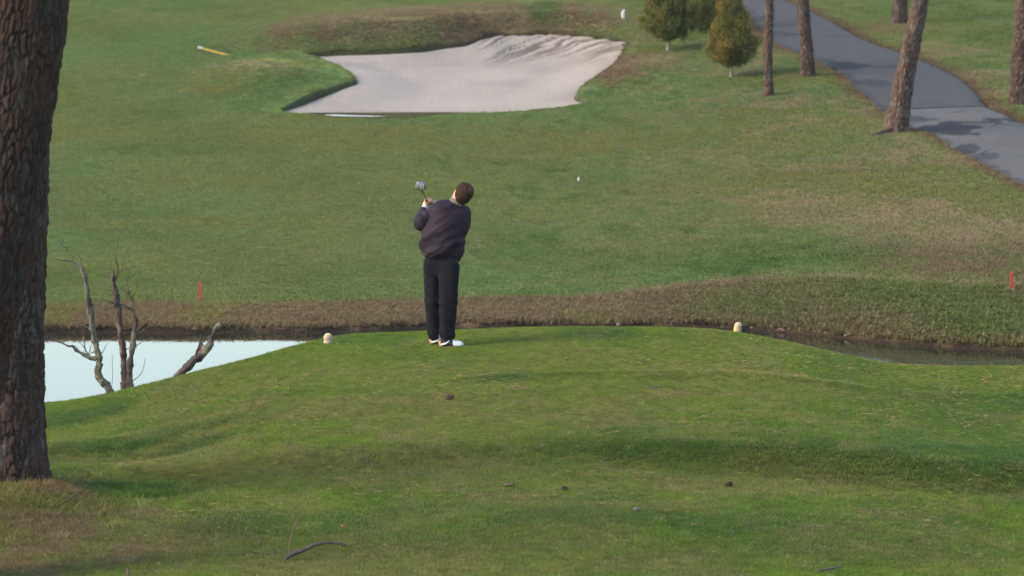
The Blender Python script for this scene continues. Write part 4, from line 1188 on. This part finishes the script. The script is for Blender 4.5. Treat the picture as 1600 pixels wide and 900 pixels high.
# ------------------------------------------------------------------ small bronzed conifers
def conifer(bx, by, half_px, bot_px, height, label, seed, bronze=0.5, tw=5.0, squat=1.0):
    b = far(bx, by); b[2] = float(z_ground(np.array([b[0]]), np.array([b[1]]))[0])
    k = b[1] / FPX
    e = empty('conifer', Vector(b))
    R_, z0 = half_px * k, (by - bot_px) * k
    r = np.random.default_rng(seed)
    n = 420
    cc = []; ss = []; yl = []
    for i in range(n):
        t = r.uniform(0, 1) ** 1.25
        prof = (math.sin(min(1, (t + 0.03) / 0.24) * math.pi / 2) ** 0.7) * (1 - max(0, t - 0.12) / 0.9) ** 0.9
        a = r.uniform(0, 6.283); q = math.sqrt(r.uniform(0.12, 1.0)); q *= 1 + 0.14 * r.normal() * (q > .7)
        x_, y_ = math.cos(a) * R_ * prof * q, math.sin(a) * R_ * prof * q
        cc.append((x_, y_, z0 + t * height + 0.05 * r.normal())); ss.append(r.uniform(0.07, 0.14) * (0.6 + 0.6 * prof))
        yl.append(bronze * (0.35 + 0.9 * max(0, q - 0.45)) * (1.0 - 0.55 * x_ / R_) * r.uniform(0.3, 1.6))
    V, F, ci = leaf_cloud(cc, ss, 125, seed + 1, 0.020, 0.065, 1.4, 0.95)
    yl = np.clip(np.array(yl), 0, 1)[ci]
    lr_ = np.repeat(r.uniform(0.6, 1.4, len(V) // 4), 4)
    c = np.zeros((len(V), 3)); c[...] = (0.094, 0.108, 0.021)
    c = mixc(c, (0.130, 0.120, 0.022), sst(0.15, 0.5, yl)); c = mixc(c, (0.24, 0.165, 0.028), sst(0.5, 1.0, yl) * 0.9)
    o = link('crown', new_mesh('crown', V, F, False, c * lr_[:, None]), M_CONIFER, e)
    V, F = tube([(0, 0, -0.1), (0.01, 0, z0 * .5), (0, 0, z0 + 0.1), (0.0, 0, z0 + height * .75)], [tw * k * .62, tw * k * .5, tw * k * .45, 0.01], 9, 0.06, seed, step=0.05)
    link('trunk', new_mesh('trunk', V, F), M_PALEBARK, e)
    tag(e, label, 'tree', 'young conifers by the bunker')
    return e
M_CONIFER = material('conifer_sprays', attr='col', rough=0.75, var=0.3, scale=6, translucent=0.3)
M_PALEBARK = material('pale_grey_bark', (0.19, 0.155, 0.125), rough=0.9, var=0.3, scale=30, bump=0.005)
conifer(1044, 81, 44, 54, 1.75, 'broad green young conifer nearest the bunker', 41, 0.42, 7.0)
conifer(1100, 54, 30, 38, 1.7, 'dark young conifer partly hidden behind the bronze one', 42, 0.35, 6.0)
conifer(1085, 43, 12, 30, 1.2, 'narrow young conifer with a thin stem at the back of the group', 43, 0.7, 4.0)
conifer(1142, 122, 38, 93, 1.42, 'bronze and yellow tipped young conifer nearest the cart path', 44, 0.7, 5.0)

# ------------------------------------------------------------------ dead trees standing in the pond
def snag(name, base_px, base_py, Y, limbs, twigs, label, cols, extra=18):
    b = at(base_px, base_py, Y)
    bz = float(z_ground(np.array([b.x]), np.array([b.y]))[0])
    root = Vector((b.x, b.y, bz)); e = empty(name, root)
    rt = np.random.default_rng(int(base_px))
    twigs = list(twigs)
    for _ in range(extra):                       # fine broken twigs off the limbs
        pp_, ww = limbs[rt.integers(len(limbs))] if rt.random() < .5 else twigs[rt.integers(len(twigs))]
        j = rt.integers(len(pp_) // 3, len(pp_)); px_, py_ = pp_[j][:2]
        a = rt.uniform(-0.3, math.pi + 0.3); ln = rt.uniform(7, 20); bend = rt.normal(0, 0.5)
        twigs.append(([(px_, py_), (px_ + math.cos(a) * ln * .5, py_ - math.sin(a) * ln * .5, rt.normal(0, .04)), (px_ + math.cos(a + bend) * ln, py_ - math.sin(a + bend) * ln, rt.normal(0, .08))], [1.7, 1.2, 0.7]))
    k = Y / FPX / 2
    def mesh_of(lines, m, nm, jit, ns, first):
        for i, (pp_, ww) in enumerate(lines):
            pts = [at(p[0], p[1], Y + (p[2] if len(p) > 2 else 0)) - root for p in pp_]
            ww = list(ww)
            if first and abs(pp_[0][1] - base_py) < 12:
                f0 = Vector((pts[0].x + 0.02, pts[0].y, -0.15)); p0 = pts[0]
                pts = [f0.lerp(p0, q) for q in (0, .3, .6, .82, .94)] + pts; ww = [ww[0] * 1.12] * 5 + ww
            V, F = tube(pts, [q * k * 0.82 for q in ww], ns, jit, 7 * i + int(base_px), step=0.03)
            c = np.tile(np.array(cols[i % len(cols)]), (len(V), 1))
            nn = vn3(V[:, 0] * 28, V[:, 1] * 28, V[:, 2] * 20, i + 60); n2 = vn3(V[:, 0] * 9, V[:, 1] * 9, V[:, 2] * 7, i + 70)
            V = V + ((np.stack([vn3(V[:, 0] * 24, V[:, 1] * 24, V[:, 2] * 15, q_ + 80) for q_ in range(3)], -1) - 0.5) * 0.034 * min(1.0, ww[0] / 10))
            c = mixc(c, (0.045, 0.030, 0.026), 0.85 * sst(0.55, 0.3, nn)); c = mixc(c, (0.17, 0.155, 0.11), 0.7 * sst(0.55, 0.75, n2))
            link(nm, new_mesh(nm, V, F, True, c), m, e)
    mesh_of(limbs[:1], M_SNAG, 'trunk', 0.12, 10, True)
    mesh_of(limbs[1:], M_SNAG, 'branch', 0.12, 8, True)
    mesh_of(twigs, M_SNAG, 'twig', 0.1, 5, False)
    tag(e, label, 'dead tree', 'dead trees in the pond')
M_SNAG = material('lichened_dead_bark', attr='col', rough=0.95, var=0.3, scale=45, bump=0.01, bscale=50, spec=0.1)
LG, RB, GB_ = (0.118, 0.108, 0.088), (0.088, 0.062, 0.054), (0.10, 0.10, 0.085)
snag('dead_tree', 170, 609, 54.6,
     [([(170, 609), (160, 597), (153, 585), (156, 566), (151, 545), (146, 522), (142, 495), (138, 465), (134, 440), (129, 420), (121, 413)], [16, 15, 14, 13, 13, 12, 12, 11, 10, 9, 6]),
      ([(150, 562), (138, 557), (126, 551), (112, 542), (90, 535)], [9, 8, 7, 5, 2.5])],
     [([(122, 414), (116, 406), (112, 400), (105, 393), (98, 388)], [4, 3, 2.2, 1.6, 1]), ([(123, 414), (112, 409), (97, 407)], [4, 2.5, 1.2]),
      ([(140, 556), (133, 545), (130, 525), (126, 508), (114, 503)], [3, 2.4, 2, 2, 1]), ([(126, 508), (138, 512), (146, 518)], [2, 1.5, 1]), ([(138, 556), (141, 545), (143, 538)], [2, 1.5, 1]),
      ([(100, 538), (90, 531), (78, 528)], [3, 2, 1]), ([(92, 535), (84, 527), (74, 524)], [2.5, 2, 1]), ([(157, 556), (163, 545), (168, 536)], [2, 1.3, .8]), ([(133, 545), (127, 538), (120, 532)], [2, 1.3, .8])],
     'crooked lichen-covered dead tree in the pond, nearest the big pines', [LG, (0.09, 0.07, 0.07)])
snag('dead_tree', 194, 604, 54.2,
     [([(195, 604), (193, 570), (191, 540), (188, 510), (184, 480), (180, 455), (177, 436), (178, 431)], [14, 13, 13, 12, 12, 11, 10, 8]),
      ([(203, 604), (203, 575), (206, 545), (210, 520), (211, 500), (206, 480)], [13, 12, 11, 9, 7, 4])],
     [([(186, 478), (176, 472), (168, 471)], [4, 3, 2]), ([(182, 474), (196, 478), (208, 490), (215, 503)], [5, 4.5, 4, 2]), ([(187, 497), (176, 492), (167, 484)], [5, 4, 2]),
      ([(209, 520), (222, 509), (236, 500), (246, 480)], [5, 4, 3, 1.3]), ([(210, 530), (225, 516), (240, 508), (241, 522)], [4, 3, 2, 1]), ([(206, 548), (214, 540), (222, 535)], [3, 2, 1]),
      ([(180, 440), (184, 425), (183, 412), (178, 398)], [4, 3, 2, 1]), ([(183, 430), (190, 420), (194, 402)], [2.4, 1.6, 1]), ([(184, 418), (181, 405), (186, 392)], [2, 1.2, .8]), ([(207, 482), (204, 465), (200, 448), (196, 432)], [3, 2.4, 1.6, 1]),
      ([(205, 470), (211, 458), (214, 450)], [2, 1.2, .8]), ([(203, 597), (215, 590), (223, 578), (227, 560)], [2, 1.6, 1.2, .8]), ([(175, 604), (176, 580), (175, 553)], [1.2, 1, .6]), ([(236, 500), (240, 490), (238, 478)], [2, 1.2, .8]),
      ([(196, 470), (201, 458), (199, 440), (203, 420)], [2, 1.6, 1.2, .8])],
     'twin-stemmed dead tree in the pond with many broken twigs', [RB, LG], 36)
snag('dead_tree', 277, 588, 53.2,
     [([(277, 588), (290, 575), (303, 563), (316, 554), (326, 540), (334, 522), (340, 510), (344, 506)], [13, 15, 15, 14, 13, 12, 10, 6])],
     [([(304, 561), (308, 548), (313, 535), (314, 522)], [6, 5, 4, 2]), ([(318, 552), (315, 545), (318, 532), (323, 530)], [3, 2.4, 2, 1]), ([(340, 510), (346, 505), (349, 505)], [3, 2, 1]), ([(322, 545), (314, 536), (310, 530)], [3, 2, 1])],
     'grey leaning dead stump in the pond beside the tee slope', [(0.06, 0.05, 0.05)], 3)

# ------------------------------------------------------------------ small things
def on_land(px, py, y0=30.0):
    c = cast(px, py, y0)
    return Vector((c[0], c[1], float(z_ground(np.array([c[0]]), np.array([c[1]]))[0])))

M_MARK = material('weathered_cream_paint', (0.42, 0.33, 0.21), rough=0.6, var=0.15, scale=18, bump=0.004)
M_YEL = material('yellow_paint', (0.62, 0.42, 0.10), rough=0.6, var=0.15)
def tee_marker(px, py, wpx, hpx, lean, label):
    b = at(px, py, 51.0)
    ys_ = np.arange(49, 52.5, .02)
    b = on_land(px, py, 44)
    k = b.y / FPX
    f = Field((-0.12, -0.12, -0.05), (0.12, 0.12, 0.22), 0.005)
    R1, H1 = wpx * k / 2, hpx * k
    f.cone((0, 0, 0.0), (lean, 0, H1 - R1 * 0.85), R1, R1 * 0.86, 0.02, (1, 0.85, 1))
    f.ell((lean * 1.3, 0, H1 - R1 * 0.8), (R1 * 0.84, R1 * 0.75, R1 * 0.8), 0.02)
    f.plane((0, 0, -0.03), (0, 0, -1))
    V, F = f.mesh(); N_ = vnormals(V, F)
    V = V + N_ * (0.004 * (vn3(V[:, 0] * 30, V[:, 1] * 30, V[:, 2] * 30, 3) - .5))[:, None]
    o = link('tee_marker', new_mesh('tee_marker', V, F), M_MARK); o.location = b
    tag(o, label, 'tee marker', 'tee markers')
    return o
tee_marker(512, 537, 14, 16, 0.004, 'rounded cream tee marker on the tee crest in front of the pond')
mk = tee_marker(1152.5, 519, 13, 15, 0.010, 'cream and yellow tee marker on the tee crest by the rocky bank')
f = Field((-0.1, -0.1, -0.05), (0.1, 0.1, 0.2), 0.005); k_ = mk.location.y / FPX
f.cone((0, 0, 0.0), (0.010, 0, 15 * k_ - 6.5 * k_ * .85), 6.5 * k_ + .003, 6.5 * k_ * .86 + .003, 0.02, (1, 0.85, 1)); f.plane((-0.022, 0, 0), (1, 0, -0.25)); f.plane((0, 0, -0.03), (0, 0, -1))
V, F = f.mesh(); link('yellow_side', new_mesh('yellow_side', V, F), M_YEL, mk)

M_RED = material('faded_red_paint', (0.36, 0.042, 0.034), rough=0.55, var=0.2, scale=12)
M_STW = material('white_paint', (0.50, 0.49, 0.47), rough=0.6, var=0.1)
def stake(px, py, top_px, top_py, wpx, mat_, label, tip=None, tipname='white_tip', group='red hazard stakes', name='hazard_stake'):
    b = on_land(px, py, 60)
    k = b.y / FPX
    t = at(top_px, top_py, b.y) - b
    ln = t.length; w_ = wpx * k / 2
    q = t.normalized()
    def post(z0, z1, ww, bev):
        ring_ = [(-ww, -ww * .7), (ww, -ww * .7), (ww, ww * .7), (-ww, ww * .7)]
        V = []; F = []
        for zz, s_ in ((z0, 1), (z1 - bev, 1), (z1, .55)):
            for a, b_ in ring_:
                V.append((a * s_, b_ * s_, zz))
        for l_ in range(2):
            for i in range(4):
                F.append((l_ * 4 + i, l_ * 4 + (i + 1) % 4, l_ * 4 + 4 + (i + 1) % 4, l_ * 4 + 4 + i))
        F += [(3, 2, 1, 0), (8, 9, 10, 11)]
        return V, F
    rot = Vector((0, 0, 1)).rotation_difference(q)
    turn = lambda V: [rot @ Vector(v) for v in V]
    V, F = post(-0.12, ln, w_, 0.015)
    o = link(name, new_mesh(name, turn(V), F, False), mat_); o.location = b
    tag(o, label, 'stake', group)
    if tip:
        V, F = post(tip[0] * ln, tip[1] * ln, w_ * 1.06, 0.004)
        link(tipname, new_mesh(tipname, turn(V), F, False), M_STW, o)
    return o
stake(313, 472, 311.5, 440, 3.9, M_RED, 'red hazard stake on the grass bank at the left')
stake(1582.5, 456, 1579.5, 424, 4.3, M_RED, 'red hazard stake with a white foot on the bank at the right', (0.02, 0.16), 'white_foot')
stake(356, 87, 309.5, 73.5, 3.2, material('yellow_stake_paint', (0.50, 0.33, 0.05), rough=0.55, var=0.12), 'yellow stake with a white tip leaning almost flat left of the bunker', (0.86, 1.01), 'white_tip', None, 'leaning_stake')

M_STONE = material('pale_bank_stone', (0.21, 0.165, 0.12), rough=0.9, var=0.3, scale=12, bump=0.01, bscale=25)
M_STONE2 = material('brown_bank_stone', (0.20, 0.13, 0.09), rough=0.9, var=0.35, scale=12, bump=0.01, bscale=25)
def rock_mesh(seed):
    f = Field((-1.5, -1.5, -1.2), (1.5, 1.5, 1.4), 0.13); r = np.random.default_rng(seed)
    f.ell((0, 0, 0.1), (1, 0.75, 0.6), 0.1)
    for _ in range(5):
        n = r.normal(size=3); n[2] = abs(n[2]) * .8; n /= np.linalg.norm(n); f.plane(n * r.uniform(0.42, 0.62), n)
    V, F = f.mesh(); N_ = vnormals(V, F)
    return new_mesh('bank_stone', V + N_ * (0.1 * (vn3(V[:, 0] * 2.5, V[:, 1] * 2.5, V[:, 2] * 2.5, seed) - .5))[:, None], F)
RK = [rock_mesh(s) for s in (1, 2, 3)]
def rock(px, py, wpx, label, group, i, m=None):
    b = on_land(px, py, 64)
    o = link('bank_stone', RK[i % 3].copy(), m or M_STONE); o.location = b; s = wpx * b.y / FPX / 2
    o.scale = (s, s * .8, s * (0.75 + 0.1 * (i % 3))); o.rotation_euler = (0.2 * i, 0.3 * math.sin(i * 2.1), i * 1.3)
    tag(o, label, 'stone', group)
rock(1326, 524, 20, 'largest pale stone at the water edge of the right bank', 'stones in the eroded bank', 0)
rock(968, 509, 16, 'broad tan stone in the bank behind the middle of the tee', 'stones in the eroded bank', 1)
for i, (px, py, wp) in enumerate([(1222, 515, 11), (1234, 514, 9), (1216, 517, 7), (1129, 511, 6), (1085, 510, 6), (1048, 508, 5), (905, 505, 6), (1174, 512, 6), (640, 509, 5), (486, 508, 6), (540, 507, 6), (437, 507, 5), (770, 505, 5), (1570, 540, 6), (1420, 523, 6), (1290, 520, 7), (1250, 519, 6), (578, 508, 7)]):
    rock(px, py + (7 if px < 500 else 1), wp, 'small stone lying in the eroded foot of the pond bank', 'small stones in the pond bank', i + 2, M_STONE if i % 2 else M_STONE2)

M_CONE = material('dark_cone_scales', (0.040, 0.026, 0.020), rough=0.85, var=0.3)
M_CONE2 = material('brown_cone_scales', (0.115, 0.070, 0.052), rough=0.85, var=0.3)
def pine_cone(px, py, ln, m, label, rz, lean=0.0):
    b = on_land(px, py)
    V = []; F = []; N = 11
    core = tube([(-ln * .45, 0, 0), (-ln * .2, 0, 0), (ln * .2, 0, 0), (ln * .48, 0, 0)], [ln * .12, ln * .26, ln * .2, ln * .05], 10)
    parts = [core]
    for i in range(64):
        t = i / 63; a = i * 2.39996; rr = ln * (0.16 + 0.24 * math.sin(math.pi * min(1, 0.12 + t * .9)) ** .8); x_ = -ln * .48 + ln * .95 * t
        c, s = math.cos(a), math.sin(a); w_ = ln * .10
        p0 = np.array((x_, c * rr * .5, s * rr * .5)); p1 = np.array((x_ + ln * .10, c * rr, s * rr)); tv = np.array((0, -s, c)) * w_
        parts.append(([p0 - tv * .5, p0 + tv * .5, p1 + tv, p1 - tv, p1 + np.array((ln * .04, c * ln * -.03, s * ln * -.03))], [(0, 1, 2, 3), (3, 2, 4), (0, 3, 4), (1, 4, 2)]))
    V, F = join(parts)
    o = link('pine_cone', new_mesh('pine_cone', V, F, False), m); o.location = b + Vector((0, 0, ln * .34 + .006)); o.rotation_euler = (0.4, lean, rz)
    tag(o, label, 'pine cone', 'pine cones on the lawn')
pine_cone(1138, 764, 0.078, M_CONE, 'dark almost black pine cone on the lawn at the lower right', 0.5, -0.5)
pine_cone(702, 626, 0.085, M_CONE2, 'brown pine cone on the lawn below the golfer', 0.1)
pine_cone(882, 769, 0.06, M_CONE2, 'small weathered pine cone between the bark chip and the dark cone', -0.6)

def chip(name, px, py, wpx, hpx, m, label, cat, seed, thick=0.3):
    b = on_land(px, py); k = b.y / FPX
    f = Field((-1.5, -1.5, -0.8), (1.5, 1.5, 0.9), 0.13)
    f.ell((0, 0, 0), (1, 0.6, thick), 0.1); f.ell((0.4, 0.1, thick * .4), (0.4, 0.4, thick * .8), 0.2)
    V, F = f.mesh(); N_ = vnormals(V, F); V = V + N_ * (0.3 * (vn3(V[:, 0] * 3, V[:, 1] * 3, V[:, 2] * 3, seed) - .5))[:, None]
    o = link(name, new_mesh(name, V, F), m); s = wpx * k / 2; o.scale = (s, s, max(hpx * k / 2 / thick, .004)); o.location = b + Vector((0, 0, hpx * k * .5 + .022)); o.rotation_euler = (0.1, 0.08, seed)
    tag(o, label, cat)
    return o
chip('bark_chip', 795, 764, 16, 4, M_CONE2, 'flat reddish bark chip on the lawn', 'bark chip', 0.1)
chip('stone', 995, 803, 16, 6, material('grey_lawn_stone', (0.13, 0.105, 0.09), rough=0.9, var=0.3), 'greyish stone on the lawn, lowest of the litter', 'stone', 1.2, 0.5)
chip('stone', 38, 800, 9, 7, M_STONE, 'small tan stone in front of the big pines', 'stone', 2.0, 0.7)
chip('fallen_leaf', 536, 829, 10, 4, material('rust_leaf', (0.26, 0.075, 0.030), rough=0.7), 'small rust red leaf on the lawn above the fallen branch', 'leaf', 2.6, 0.2)

M_DEADW = material('grey_dead_wood', (0.060, 0.053, 0.050), rough=0.9, var=0.35, scale=30, bump=0.006)
M_TWIG = material('brown_twig_bark', (0.13, 0.09, 0.06), rough=0.9, var=0.3, scale=30)
def stick(name, pts, wid, label, cat, y=None, m=None, parts=(), ns=7):
    b = on_land(*pts[0][:2]); Y = b.y
    k = Y / FPX / 2
    def place(pp_):
        out = []
        for p in pp_:
            v = at(p[0], p[1], Y + (p[2] if len(p) > 2 else 0)); zg = float(z_ground(np.array([v.x]), np.array([v.y]))[0])
            v.z = max(v.z, zg + 0.014); out.append(v - b)
        return out
    V, F = tube(place(pts), [q * k for q in wid], ns, 0.08, 3, step=0.012)
    o = link(name, new_mesh(name, V, F), m or M_DEADW); o.location = b
    tag(o, label, cat)
    for nm, pp_, ww, mm in parts:
        V, F = tube(place(pp_), [q * k for q in ww], 6, 0.08, 5, step=0.012)
        link(nm, new_mesh(nm, V, F), mm, o)
    return o
stick('fallen_branch', [(444, 878), (456, 866), (470, 861), (490, 852), (506, 848), (525, 849), (543, 852)], [5, 8, 7, 6.5, 5, 4, 2.5], 'curved grey fallen branch with one upright twig on the lawn', 'branch', m=M_DEADW,
      parts=[('twig', [(452, 866), (453, 848), (457, 828), (463, 815), (473, 804)], [3.4, 3, 2.6, 2.4, 1.2], M_TWIG), ('twig', [(497, 851), (496, 857), (494, 861)], [2, 1.6, 1], M_TWIG), ('twig', [(512, 850), (520, 858), (526, 861)], [2, 1.6, 1], M_TWIG)])
stick('fallen_twig', [(466, 703), (478, 700), (492, 699), (500, 702)], [2.5, 3, 2.5, 1.5], 'thin grey twig lying on the tee slope at the left', 'twig')
stick('fallen_twig', [(1012, 608), (1022, 606), (1034, 605)], [3, 4, 2], 'short grey twig lying near the upper edge of the tee', 'twig')
stick('fallen_twig', [(1272, 897), (1288, 890), (1304, 887), (1318, 884)], [4, 4, 3.5, 2], 'grey twig lying at the bottom right of the lawn', 'twig')
stick('dead_stalk', [(201, 905), (200, 896), (199, 889)], [7, 6, 2], 'short pale dead stalk standing at the bottom of the lawn', 'stalk', m=M_TWIG)
stick('fallen_twig', [(1478, 692), (1486, 690), (1494, 691)], [2.5, 3, 1.5], 'tiny twig lying on the edge of the dark grass band at the right', 'twig')

# white scraps on the far slope
def scrap(px, py, wpx, hpx, label, seed):
    b = on_land(px, py, 66); k = b.y / FPX
    f = Field((-1.6, -1.2, -0.3), (1.6, 1.2, 2.6), 0.11)
    f.cone((0.1, 0, 0.1), (-0.1, 0, 1.0), 0.45, 0.75, 0.3, (1, .6, 1)); f.cone((-0.1, 0, 1.0), (0.35, 0.1, 2.0), 0.7, 0.25, 0.3, (1, .6, 1)); f.ell((-0.4, 0.1, 1.2), (0.5, 0.35, 0.4), 0.2)
    V, F = f.mesh(); N_ = vnormals(V, F); V = V + N_ * (0.3 * (vn3(V[:, 0] * 3, V[:, 1] * 3, V[:, 2] * 2, seed) - .5))[:, None]
    o = link('white_scrap', new_mesh('white_scrap', V, F), M_STW); o.location = b; o.scale = (wpx * k / 2, wpx * k / 2, hpx * k / 2.3)
    tag(o, label, 'scrap')
scrap(974, 54, 7, 17, 'crumpled white scrap standing on the grass between the bunker and the conifers', 4)
scrap(904, 284, 4, 8, 'tiny white scrap alone in the middle of the fairway', 5)
chip('stone', 392, 12, 5, 4, M_STONE2, 'lone dark stone far up the fairway left of the bunker', 'stone', 3.0, 0.6).location = on_land(392, 13, 66) + Vector((0, 0, .03))

# ------------------------------------------------------------------ the thin evening haze over the valley
hv = [(x, y, z) for x in (-960, 960) for y in (-760, 1700) for z in (-8.0, 40.0)]
hf = [(0, 1, 3, 2), (4, 6, 7, 5), (0, 4, 5, 1), (2, 3, 7, 6), (0, 2, 6, 4), (1, 5, 7, 3)]
M_HAZE = bpy.data.materials.new('haze'); M_HAZE.use_nodes = True
n_ = M_HAZE.node_tree.nodes; n_.remove(n_["Principled BSDF"])
pv_ = n_.new('ShaderNodeVolumePrincipled'); pv_.inputs['Color'].default_value = (0.92, 0.94, 0.95, 1); pv_.inputs['Density'].default_value = 0.00018; pv_.inputs['Anisotropy'].default_value = 0.2
M_HAZE.node_tree.links.new(pv_.outputs[0], n_["Material Output"].inputs['Volume'])
tag(link('haze', new_mesh('haze', hv, hf, False), M_HAZE), 'thin pale haze in the air over the course', kind='stuff')
